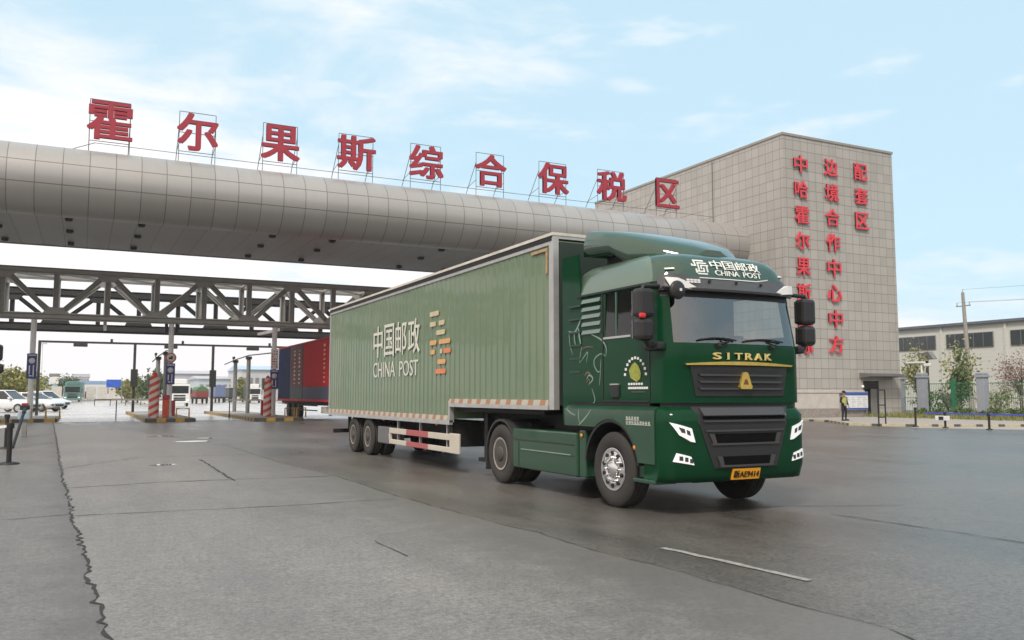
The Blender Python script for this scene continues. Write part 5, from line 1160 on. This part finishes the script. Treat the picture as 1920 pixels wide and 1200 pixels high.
    # bumper
    zb = [.44, .53, .62, .8, .95, 1.1, 1.2, 1.30, 1.355, 1.41]; xs = [-.02 + .005 * k for k in range(0)] + [CW / 2 * (1 - math.cos(math.pi * i / 44)) for i in range(45)]
    xs = [-.012, -.005, .005, .02, .04, .07, .11, .16, .22, .29] + [.36 + .0862 * i for i in range(21)] + []
    xs = sorted(xs + [CW - x for x in xs[:10]])
    rows = []
    for z in zb:
        r0 = [bf(x, z) for x in xs]; rows.append([r0[0] + Vector((.0, .28, 0))] + r0 + [r0[-1] + Vector((0, .28, 0))])
    rows.append([v + Vector((0, .22, -.0)) for v in rows[-1]]); rows.insert(0, [v + Vector((0, .25, 0)) for v in rows[0]])
    b = MB(); b.grid(rows); b.build('bumper', M['green'], root)
    b = MB(); fpatch(b, [(.38, 1.415), (2.06, 1.415), (1.76, .615), (.68, .615)], bf, 0, .014, 18); lg = b.build('lower_grille', M['grille'], root)
    b = MB()
    for (z0, z1, xa, xb) in ((1.245, 1.285, .50, 1.94), (.94, 1.06, .68, 1.80), (.655, .765, .80, 1.66)): fpatch(b, [(xa, z1), (CW - xa, z1), (CW - xa - .03, z0), (xa + .03, z0)], bf, .0142, .003, 14)
    b.build('grille_opening', mat('grille recess shade', (.004, .004, .004), 1., spec=.1), lg)  # black plates on the grille, recess shade put into the colour
    b = MB()
    for z, xa in ((.925, .64), (.64, .76), (1.225, .52), (1.10, .56)): fpatch(b, [(xa, z + .012), (CW - xa, z + .012), (CW - xa, z - .012), (xa, z - .012)], bf, .014, .022, 14)
    for s in (lambda p: p, mir): fpatch(b, s([(.60, 1.06), (.68, 1.06), (.72, .935), (.66, .935)]), bf, .014, .02, 3); fpatch(b, s([(.72, .765), (.80, .765), (.83, .65), (.77, .65)]), bf, .014, .02, 3)
    b.build('grille_rib', M['visor'], lg)
    b = MB(); fpatch(b, [(.50, 1.40), (1.94, 1.40), (1.92, 1.30), (.52, 1.30)], bf, .014, .03, 14); b.build('front_step', M['visor'], root)
    b = MB(); fpatch(b, [(.03, 1.408), (CW - .03, 1.408), (CW - .03, 1.4595), (.03, 1.4595)], sf, -.04, .01, 24); b.box(X0 + .045, X0 + .3, 9.35, 11.4, 1.42, 1.4595); b.build('cab_gap_shade', M['black'], root)  # black strip stands for the shadow between cab and bumper
    for s in (lambda p: p, mir):
        b = MB(); fpatch(b, s([(.075, 1.215), (.345, 1.135), (.395, .955), (.335, .965), (.175, 1.05)]), bf, .004, .018, 8); hl = b.build('headlight', M['lamp'], root)
        b = MB(); fpatch(b, s([(.165, 1.155), (.24, 1.13), (.25, 1.075), (.20, 1.085)]), bf, .0225, .004, 4); fpatch(b, s([(.265, 1.12), (.315, 1.10), (.325, 1.04), (.275, 1.06)]), bf, .0225, .004, 4); b.build('lamp_inset', M['lamp_d'], hl)
        b = MB(); fpatch(b, s([(.14, .825), (.33, .775), (.375, .665), (.10, .715)]), bf, .004, .016, 6); fl = b.build('fog_lamp', M['lamp'], root)
        b = MB(); [fpatch(b, s([(x, z + .03), (x + .045, z + .025), (x + .045, z - .03), (x, z - .025)]), bf, .0205, .004, 2) for x, z in ((.17, .755), (.24, .74), (.31, .72))]; b.build('lamp_inset', M['lamp_d'], fl)
    b = MB(); fpatch(b, [(.98, .60), (1.45, .60), (1.45, .455), (.98, .455)], bf, .012, .012, 6); pl = b.build('number_plate', M['plate'], root)
    b = MB(); put_text(b, '新AE9414', (0, 0, 0), (1, 0, 0), (0, 0, 1), .43, .10, .004, .004, fn=lambda a, z, d: bf(1.0 + a, .478 + z, .0245 + d)); b.build('plate_characters', M['plate_k'], pl)
    # wipers
    for xa, xb, xp in ((.52, 1.12, .82), (1.28, 1.98, 1.76)):
        b = MB(); P_ = [sf(xa + (xb - xa) * k / 6, 2.29 + .03 * math.sin(k / 6 * 3.1), .03) for k in range(7)]; b.tube(P_, .013, 6); b.tube([sf(xp, 2.23, .03), sf((xp + xb) / 2, 2.27, .045), sf(xa * .35 + xb * .65, 2.305, .04)], .018, 6); b.tube([sf(xp, 2.20, .0), sf(xp, 2.235, .045)], .035, 8); b.build('wiper', M['black'], root)
    # lower near side: fender with wheel arch, skirts, steps, tank cover
    WY, WZ = 10.22, .525
    for xa, xb, sg in ((X0 - .03, X0 + .40, -1), (X0 + CW - .40, X0 + CW + .03, 1)):
        arch = [(WY + .70 * math.cos(t), WZ + .70 * math.sin(t)) for t in [R(56) + (R(168) - R(56)) * k / 14 for k in range(15)]]
        b = MB(); b.prism([(11.48, 1.36), (11.48, 1.105)] + arch + [(9.53, .665), (9.16, .665), (9.16, 1.36)], 0, xa, xb)
        o = xa if sg < 0 else xb; i_ = o - sg * .075; b.prism([(o, 1.361), (i_, 1.415), (CC, 1.415), (CC, 1.361)], 1, 9.17, 11.47); fd = b.build('fender', M['green_f'] if sg < 0 else M['green'], root)
        b = MB(); rg = []
        for t in [R(8) + (R(172) - R(8)) * k / 16 for k in range(17)]: c_, s_ = math.cos(t), math.sin(t); rg.append([(xa + .01 if sg < 0 else xb - .01, WY + .70 * c_, WZ + .70 * s_), (xb if sg < 0 else xa, WY + .70 * c_, WZ + .70 * s_), (xb if sg < 0 else xa, WY + .66 * c_, WZ + .66 * s_), (xa + .01 if sg < 0 else xb - .01, WY + .66 * c_, WZ + .66 * s_)])
        b.rings(rg, smooth=False); b.build('arch_liner', M['black'], root)
        x_a, x_b = (X0 + .03, X0 + .35) if sg < 0 else (X0 + CW - .35, X0 + CW - .03)
        b = MB(); b.box(x_a + .05 * (sg < 0), x_b - .05 * (sg > 0), 9.18, 9.66, .46, .66, 0, .01); b.build('step_well', M['green_d'], root)
        b = MB(); b.box(x_a - .03 * (sg < 0), x_b + .03 * (sg > 0), 9.2, 9.70, .40, .455, 0, .012); b.build('step', M['green_f'], root)
        b = MB(); b.box(x_a, x_b + .2 * (sg < 0), 10.96, 11.15, .34, 1.04, 0, .02); b.build('mud_panel', M['green_f'], root)
        b = MB(); xt0, xt1 = (X0 + .0, X0 + .6) if sg < 0 else (X0 + CW - .6, X0 + CW); b.box(xt0, xt1, 11.17, 13.33, .33, 1.0, 0, .03); tk = b.build('tank_cover', M['green_f'], root)
        xo = xt0 if sg < 0 else xt1
        b = MB(); b.box(xo - .006, xo + .006, 11.25, 13.3, .80, .815); b.box(xo - .006, xo + .006, 11.25, 13.0, .635, .645); b.box(xo - .006, xo + .006, 13.08, 13.09, .36, .79); b.build('panel_line', M['black'], tk)
        b = MB(); b.box(xo - .012, xo + .012, 11.35, 13.0, .645, .662, 0, .003); b.build('panel_edge', M['sticker'], tk)
    b = MB(); b.lathe([(0, 0), (.03, .0), (.035, .02), (0, .03)], (X0 - .032, 9.62, .86), 0, 10); b.build('side_lamp', M['amber'], root); b = MB(); b.lathe([(0, 0), (.03, .0), (.03, .02), (0, .03)], (X0 + .0, 11.05, .96), 0, 10); b.build('side_lamp', M['amber'], root)
    b = MB(); b.box(X0 + .55, X0 + 1.9, 9.12, 11.2, .40, .60, 0, .06); b.box(X0 + .9, X0 + 1.5, 11.2, 13.2, .42, .70, 0, .05); b.build('sump_light_block', M['dark'], root)  # unseen underbody boxes, added to keep light off the ground below
    # chassis
    b = MB(); b.box(X0 + .62, X0 + 1.82, 9.3, 11.4, .62, 1.40); b.box(X0 + .75, X0 + .87, 11.4, 14.9, .72, .98); b.box(X0 + 1.57, X0 + 1.69, 11.4, 14.9, .72, .98); b.box(X0 + .4, X0 + 2.0, 13.4, 14.4, .985, 1.08); b.box(X0 + .61, X0 + .8, 11.6, 12.9, .75, 1.5); b.build('chassis', M['dark'], root)
    b = MB(); b.tube([(X0 + .35, 13.85, .52), (X0 + CW - .35, 13.85, .52)], .09, 8); b.lathe([(.0, -.2), (.2, -.16), (.24, 0), (.2, .16), (0, .2)], (CC, 13.85, .52), 0, 14); b.tube([(X0 + .3, WY, .52), (X0 + CW - .3, WY, .45)], .07, 8); b.build('axle', M['dark'], root)
    for x, s in ((X0 + .17, -1), (X0 + CW - .17, 1)):
        wheel(root, x, WY, WZ, .522, .31, 0, -.015, M['chrome'], 10, .13, s)
    for x, s in ((X0 + .16, -1), (X0 + .50, -1), (X0 + CW - .16, 1), (X0 + CW - .50, 1)): wheel(root, x, 13.85, .52, .518, .29, 0, .13, M['rim_d'], 0, .13, s)
    for xa, xb in ((X0 + .02, X0 + .66), (X0 + CW - .66, X0 + CW - .02)):
        b = MB(); rg = []
        for k in range(13):
            t = R(12) + (R(150) - R(12)) * k / 12; c_, s_ = math.cos(t), math.sin(t); rg.append([(xa, 13.85 + .62 * c_, .52 + .62 * s_), (xb, 13.85 + .62 * c_, .52 + .62 * s_), (xb, 13.85 + .58 * c_, .52 + .58 * s_), (xa, 13.85 + .58 * c_, .52 + .58 * s_)])
        b.rings(rg, smooth=False); b.box(xa, xb, 14.44, 14.47, .2, .66); b.build('mudguard', mat('black mudguard', (.03, .03, .03), .6), root)
    # mirrors
    for sg, ox in ((-1, X0), (1, X0 + CW)):
        def bx(b, a0, a1, y0, y1, z0, z1, bev): b.box(ox + sg * a0, ox + sg * a1, y0, y1, z0, z1, 0, bev)
        b = MB(); bx(b, .08, .33, 9.02, 9.22, 2.575, 2.95, .05); bx(b, .09, .33, 9.02, 9.22, 2.27, 2.565, .06); mr_ = b.build('side_mirror', M['grille'], root)
        b = MB(); b.box(ox + sg * .10, ox + sg * .31, 9.222, 9.226, 2.6, 2.92); b.box(ox + sg * .11, ox + sg * .31, 9.222, 9.226, 2.3, 2.54); b.build('mirror_glass', M['chrome'], mr_)
        b = MB(); b.tube([(ox + sg * .0 - sg * .06, 9.14, 3.0), (ox + sg * .2, 9.12, 2.99), (ox + sg * .22, 9.12, 2.93)], .03, 8); b.build('mirror_arm', M['black'], mr_); b = MB(); b.tube([(ox - sg * .05, 9.12, 2.2), (ox + sg * .14, 9.12, 2.22), (ox + sg * .18, 9.12, 2.3)], .04, 8); b.build('mirror_arm', M['black'], mr_)
        b = MB(); b.box(ox - sg * .06, ox + sg * .06, 9.0, 9.35, 2.15, 2.26, 0, .03); b.build('mirror_base', M['black'], mr_)
    b = MB(); b.box(X0 - .335, X0 - .24, 9.0, 9.05, 2.555, 2.62, 0, .02); b.build('mirror_ribbon', mat('red ribbon', (.65, .03, .03), .6), root)
    b = MB(); cen = sf(.235, 2.925, .22); b.lathe([(0, -.03), (.10, -.025), (.125, .0), (.11, .03), (0, .035)], cen, 1, 20); b.tube([sf(.05, 3.0, .0), cen + Vector((-.02, .03, .04))], .02, 8); fm_ = b.build('front_mirror', M['grille'], root)
    b = MB(); b.box(cen.x + .01, cen.x + .045, cen.y - .036, cen.y - .031, cen.z - .015, cen.z + .02); b.build('mirror_mark', M['white'], fm_)
    # stickers on the near side
    xo = X0 + .016
    b = MB()
    def stroke(pts, w):
        P_ = [Vector((0, y, z)) for y, z in pts]; L, Q = [], []
        n = len(P_)
        # smooth the polyline first
        S_ = []
        for i in range(n - 1):
            a_, b_, c_, d_ = P_[max(i - 1, 0)], P_[i], P_[i + 1], P_[min(i + 2, n - 1)]
            for k in range(5):
                t = k / 5; S_.append(.5 * ((2 * b_) + (c_ - a_) * t + (2 * a_ - 5 * b_ + 4 * c_ - d_) * t * t + (3 * b_ - a_ - 3 * c_ + d_) * t ** 3))
        S_.append(P_[-1]); m_ = len(S_)
        for i, p in enumerate(S_):
            d = (S_[min(i + 1, m_ - 1)] - S_[max(i - 1, 0)]).normalized(); nn = Vector((0, -d.z, d.y)); ww = .72 * w * (.25 + .75 * math.sin(math.pi * (i + .5) / m_)); L.append((xo, p.y + nn.y * ww, p.z + nn.z * ww)); Q.append((xo, p.y - nn.y * ww, p.z - nn.z * ww))
        b.grid([L, Q], smooth=False)
    for pts, w in (([(10.76, 2.46), (10.6, 2.41), (10.46, 2.35), (10.36, 2.25), (10.36, 2.13)], .02), ([(10.37, 2.12), (10.5, 2.16), (10.66, 2.10), (10.68, 2.0), (10.58, 1.9), (10.5, 1.93)], .016), ([(10.50, 2.08), (10.52, 1.85), (10.55, 1.70)], .012), ([(11.02, 2.30), (11.06, 2.2), (11.1, 2.05)], .012), ([(11.09, 2.05), (10.96, 2.14), (10.86, 2.2), (10.9, 2.05)], .014), ([(10.75, 1.66), (10.67, 1.5), (10.72, 1.44)], .014), ([(10.90, 1.80), (10.82, 1.86), (10.72, 1.80), (10.84, 1.72)], .02),
                   ([(11.05, 2.72), (11.14, 2.6), (11.25, 2.52), (11.42, 2.55)], .025), ([(11.12, 2.58), (11.10, 2.45), (11.06, 2.33)], .03), ([(11.25, 2.52), (11.24, 2.4), (11.2, 2.3)], .018), ([(11.41, 2.55), (11.38, 2.35), (11.30, 2.18)], .014)): stroke(pts, w)
    b.build('swirl_sticker', M['sticker'], root)
    b = MB(); xo = X0 - .0325; [stroke(p, w) for p, w in (([(10.70, 1.36), (10.82, 1.26), (10.98, 1.16), (11.06, 1.12)], .018), ([(11.05, 1.36), (11.06, 1.25), (11.02, 1.14)], .018), ([(11.42, 1.36), (11.3, 1.30), (11.15, 1.26)], .02))]; b.build('swirl_sticker', M['sticker'], root)
    b = MB(); xo = X0 + .0155; [stroke(p, w) for p, w in (([(11.05, 2.24), (10.9, 2.28), (10.7, 2.27)], .012), ([(10.95, 1.85), (10.88, 1.9), (10.78, 1.88)], .02), ([(10.9, 1.74), (10.84, 1.8), (10.8, 1.74)], .014))]; b.build('swirl_sticker', M['sticker_r'], root)
    b = MB(); xo = X0 + .012
    for k in range(11):
        t = R(10) + R(160) * k / 10; y, z = 9.63 - .25 * -math.cos(t) * -1, 1.80 + .27 * math.sin(t); b.box(xo - .004, xo + .004, y - .02, y + .02, z - .018, z + .018)
    for i, z in enumerate((1.70, 1.645)):
        for k in range(6 if i == 0 else 9): y = 9.80 - k * (.06 if i == 0 else .052); b.box(xo - .004, xo + .004, y - .038, y, z, z + .03)
    em2 = b.build('door_emblem', M['letter_w'], root)
    b = MB(); pts = [(9.74, 1.80), (9.78, 1.90), (9.70, 1.98), (9.64, 2.01), (9.56, 1.96), (9.50, 1.86), (9.52, 1.78), (9.60, 1.74)]; b.prism(pts, 0, xo - .003, xo + .004); b.build('emblem_map', mat('map yellow green', (.30, .32, .05), .5, var=.4, scale=20), em2)
    xo = X0 - .034
    for i, (z, n) in enumerate(((1.235, 5), (1.175, 9))):
        b = MB()
        for k in range(n):
            y = 9.80 - k * .064
            for zz in (0, .018, .034): b.box(xo - .001, xo + .004, y - .052 * random.uniform(.6, 1), y, z - .008 + zz, z + .002 + zz)
            b.box(xo - .001, xo + .004, y - .03, y - .02, z - .008, z + .04)
        b.box(xo + .0035, xo + .0045, 9.81 - n * .064, 9.81, z - .0115, z - .0075)
        b.build('door_print' if i else 'door_sticker', M['letter_f'], root)
tractor()

# ------------------------------------------------------------------ undergrowth behind the fence
for i, (x, y, m, d) in enumerate(((53.2, 40.7, 'leaf_green', 'green bush filling the fence gap beside the camera pier'), (56.5, 41.5, 'leaf_pink', 'reddish bush behind the yellowish spring tree'), (55.5, 37.4, 'leaf_pink', 'reddish bush between the bushy spring tree and the lone pier'), (54.2, 36.6, 'leaf_spring', 'pale green bush left of the lone pier'),
        (54.5, 34.2, 'leaf_pink', 'reddish bush just right of the lone pier'), (55.4, 32.2, 'leaf_spring', 'pale green bush at the right edge behind the fence'), (58.5, 43.0, 'leaf_green', 'darker bush behind the tower corner'))):
    root = thing('garden_bush', (x, y, 0), d, 'bush', 'bushes behind the green fence'); b = MB(); foliage(b, (x, y, 1.15), (1.1, 1.1, .8), 620, .08 if m != 'leaf_pink' else .06, 18, 130 + i); b.build('foliage', M[m], root)
    t = MB(); rnd = random.Random(i)
    for k in range(9): a = rnd.uniform(0, 6.28); t.tube([(x, y, 0), (x + .35 * math.cos(a), y + .35 * math.sin(a), .8), (x + .9 * math.cos(a), y + .9 * math.sin(a), rnd.uniform(1.4, 2.2))], [.025, .018, .006], 5)
    t.build('stem', M['trunk'], root)

# ------------------------------------------------------------------ people
def skin_mesh(name, J, E_, rad, mats, pick, parent, root_v=0, sub=2):
    me = bpy.data.meshes.new(name); me.from_pydata([Vector(p) for p in J], E_, []); o = bpy.data.objects.new(name, me); COL.objects.link(o)
    o.modifiers.new('skin', 'SKIN'); sk = me.skin_vertices[0].data
    for i, r in enumerate(rad): sk[i].radius = (r, r) if not isinstance(r, tuple) else r; sk[i].use_root = (i == root_v)
    sd = o.modifiers.new('sub', 'SUBSURF'); sd.levels = sub; sd.render_levels = sub
    dg = bpy.context.evaluated_depsgraph_get(); m2 = bpy.data.meshes.new_from_object(o.evaluated_get(dg)); bpy.data.objects.remove(o); bpy.data.meshes.remove(me)
    m2.name = name
    for m in mats: m2.materials.append(m)
    for p in m2.polygons: p.use_smooth = True; p.material_index = pick(p.center)
    return link(name, m2, parent)
def head_parts(root, c, fwd, hatm, hairm, cap=True):
    """face details round a head centred at c, looking along fwd (flat unit vector)"""
    c = Vector(c); f = Vector(fwd).normalized(); s = Vector((-f.y, f.x, 0))
    b = MB()
    for k in (-1, 1): p = c + f * .092 + s * .034 * k + Vector((0, 0, .012)); b.box(p.x - .009, p.x + .009, p.y - .009, p.y + .009, p.z - .006, p.z + .006)
    b.build('eye', M['black'], root)
    b = MB(); p = c + f * .098 + Vector((0, 0, -.018)); b.tube([c + f * .09 + Vector((0, 0, .015)), p], [.008, .014], 6); b.build('nose', M['skin'], root)
    b = MB(); p = c + f * .09 + Vector((0, 0, -.055)); b.box(p.x - .022, p.x + .022, p.y - .008, p.y + .008, p.z - .005, p.z + .005); b.build('mouth', mat('lips', (.30, .10, .08), .5), root)
    b = MB()
    for k in (-1, 1): p = c + s * .088 * k - f * .005; b.tube([p + Vector((0, 0, -.025)), p + Vector((0, 0, .03))], [.012, .02], 6)
    b.build('ear', M['skin'], root)
    b = MB(); rings = []
    for z, r in ((.0, .094), (.05, .097), (.09, .088), (.12, .06), (.132, .01)): rings.append([(c.x - f.x * .012 + r * math.cos(2 * math.pi * k / 14), c.y - f.y * .012 + r * 1.08 * math.sin(2 * math.pi * k / 14), c.z + .015 + z) for k in range(14)])
    b.rings(rings)
    if cap: q = c + f * .12 + Vector((0, 0, .045)); b.bar(c + f * .06 + Vector((0, 0, .055)), c + f * .16 + Vector((0, 0, .04)), .15, .012)
    b.build('cap' if cap else 'hair', hatm, root)
def hand(b, w, d, curl=.5, r=.009):
    """palm and five fingers from wrist w along direction d"""
    w, d = Vector(w), Vector(d).normalized(); s = d.cross(Vector((0, 1, 0))); s = (s if s.length > .1 else d.cross(Vector((1, 0, 0)))).normalized(); n = s.cross(d).normalized()
    b.rings([[w + d * t + s * a * wd + n * q * .013 for a, q in ((-1, -1), (1, -1), (1, 1), (-1, 1))] for t, wd in ((0, .024), (.04, .036), (.085, .04))])
    for i, L in enumerate((.07, .078, .072, .056)):
        o = w + d * .083 + s * (-.03 + .02 * i); b.tube([o, o + d * L * .45 + n * .005, o + d * L * .8 + n * L * curl * .5, o + d * L * .9 + n * L * curl], [r, r * .95, r * .85, r * .7], 6)
    o = w + d * .025 - s * .028; b.tube([o, o - s * .025 + d * .03, o - s * .03 + d * .062 + n * .01], [r * 1.15, r * 1.05, r * .8], 6)
def guard():
    x, y, z0 = 38.55, 35.0, .1; H = 1.64 / 1.75
    root = thing('person', (x, y, z0), 'guard in black with a cap and yellow high visibility vest, standing by the notice board', 'person')
    def P(a, b, c): return (x + a * H, y + b * H, z0 + c * H)
    J = [P(0, 0, .95), P(0, 0, 1.12), P(0, -.01, 1.34), P(0, -.01, 1.47), P(0, -.02, 1.56), P(0, -.03, 1.66), P(0, -.02, 1.71),
         P(-.10, 0, .88), P(-.12, -.02, .50), P(-.13, .02, .10), P(-.14, -.12, .04), P(.10, 0, .88), P(.13, -.03, .50), P(.15, .02, .10), P(.18, -.12, .04),
         P(-.19, -.01, 1.40), P(-.27, .02, 1.13), P(-.16, -.16, 1.0), P(.19, -.01, 1.40), P(.29, .02, 1.13), P(.25, -.12, .90)]
    E_ = [(0, 1), (1, 2), (2, 3), (3, 4), (4, 5), (5, 6), (0, 7), (7, 8), (8, 9), (9, 10), (0, 11), (11, 12), (12, 13), (13, 14), (2, 15), (15, 16), (16, 17), (2, 18), (18, 19), (19, 20)]
    rad = [(.15, .11), (.15, .11), (.17, .12), .06, .058, .095, .075, .10, .072, .05, .04, .10, .072, .05, .04, .075, .055, .042, .075, .055, .042]
    skin_mesh('body', J, E_, [tuple(v * H for v in r) if isinstance(r, tuple) else r * H for r in rad], [M['cloth_k'], M['skin']], lambda c: 1 if c.z > z0 + 1.44 * H else 0, root)
    b = MB(); rings = []
    for z, w, d in ((1.02, .19, .145), (1.15, .185, .14), (1.30, .20, .15), (1.40, .19, .14)): rings.append([P(w * math.cos(2 * math.pi * k / 16), -.005 + d * math.sin(2 * math.pi * k / 16), z) for k in range(16)])
    b.rings(rings, caps=False); b.build('vest', M['hiv'], root)
    b = MB(); hand(b, P(-.15, -.17, .985), (.5, -.7, -.5)); b.build('hand', M['skin'], root); b = MB(); hand(b, P(.25, -.13, .885), (0, -.2, -1)); b.build('hand', M['skin'], root)
    head_parts(root, P(0, -.03, 1.665), (-.3, -1, 0), M['cloth_k'], None)
    b = MB()
    for a in (-.14, .18): b.box(*[v for pr in zip(P(a - .05, -.2, .0), P(a + .05, .07, .085)) for v in pr], 0, .03)
    b.build('shoe', M['black'], root)
guard()
def passenger():
    x, y, z = X0 + .62, 10.35, 1.98
    root = thing('person', (x, y, z), 'person in an orange red top sitting in the green tractor cab', 'person')
    top = mat('orange red top', (.50, .06, .03), .8)
    J = [(x, y + .12, z + .1), (x, y + .17, z + .32), (x, y + .2, z + .55), (x, y + .18, z + .66), (x, y + .15, z + .74), (x, y + .13, z + .83), (x, y + .14, z + .88),
         (x - .19, y + .18, z + .50), (x - .25, y + .02, z + .27), (x - .16, y - .22, z + .25), (x + .19, y + .18, z + .50), (x + .25, y + .02, z + .27), (x + .16, y - .22, z + .25),
         (x - .1, y, z + .08), (x - .12, y - .38, z + .10), (x - .12, y - .42, z - .2), (x + .1, y, z + .08), (x + .12, y - .38, z + .10), (x + .12, y - .42, z - .2)]
    E_ = [(0, 1), (1, 2), (2, 3), (3, 4), (4, 5), (5, 6), (2, 7), (7, 8), (8, 9), (2, 10), (10, 11), (11, 12), (0, 13), (13, 14), (14, 15), (0, 16), (16, 17), (17, 18)]
    rad = [(.15, .12), (.15, .12), (.17, .12), .06, .058, .095, .075, .075, .055, .042, .075, .055, .042, .09, .07, .05, .09, .07, .05]
    skin_mesh('body', J, E_, rad, [top, M['skin'], M['cloth_k']], lambda c: 1 if c.z > z + .64 else (2 if c.z < z + .16 and c.y < y + .1 else 0), root)
    head_parts(root, (x, y + .13, z + .835), (0, -1, 0), M['black'], None, False)
    for k in (-1, 1): b = MB(); hand(b, (x + k * .16, y - .24, z + .25), (-k * .2, -1, -.1), .8); b.build('hand', M['skin'], root)
passenger()

# ------------------------------------------------------------------ haze
HAZE = True
if HAZE:
    b = MB(); b.box(-700, 700, -60, 520, -1, 27); hz = b.build('haze', None); hm = bpy.data.materials.new('air haze'); hm.use_nodes = True; t = hm.node_tree; t.nodes.clear()
    o_ = t.nodes.new('ShaderNodeOutputMaterial'); v_ = t.nodes.new('ShaderNodeVolumePrincipled'); v_.inputs['Density'].default_value = .0005; v_.inputs['Color'].default_value = (.93, .95, .98, 1); v_.inputs['Anisotropy'].default_value = .2
    t.links.new(v_.outputs[0], o_.inputs['Volume']); hz.data.materials.clear(); hz.data.materials.append(hm); tag(hz, 'thin pale haze over the whole yard', 'haze', kind='stuff')
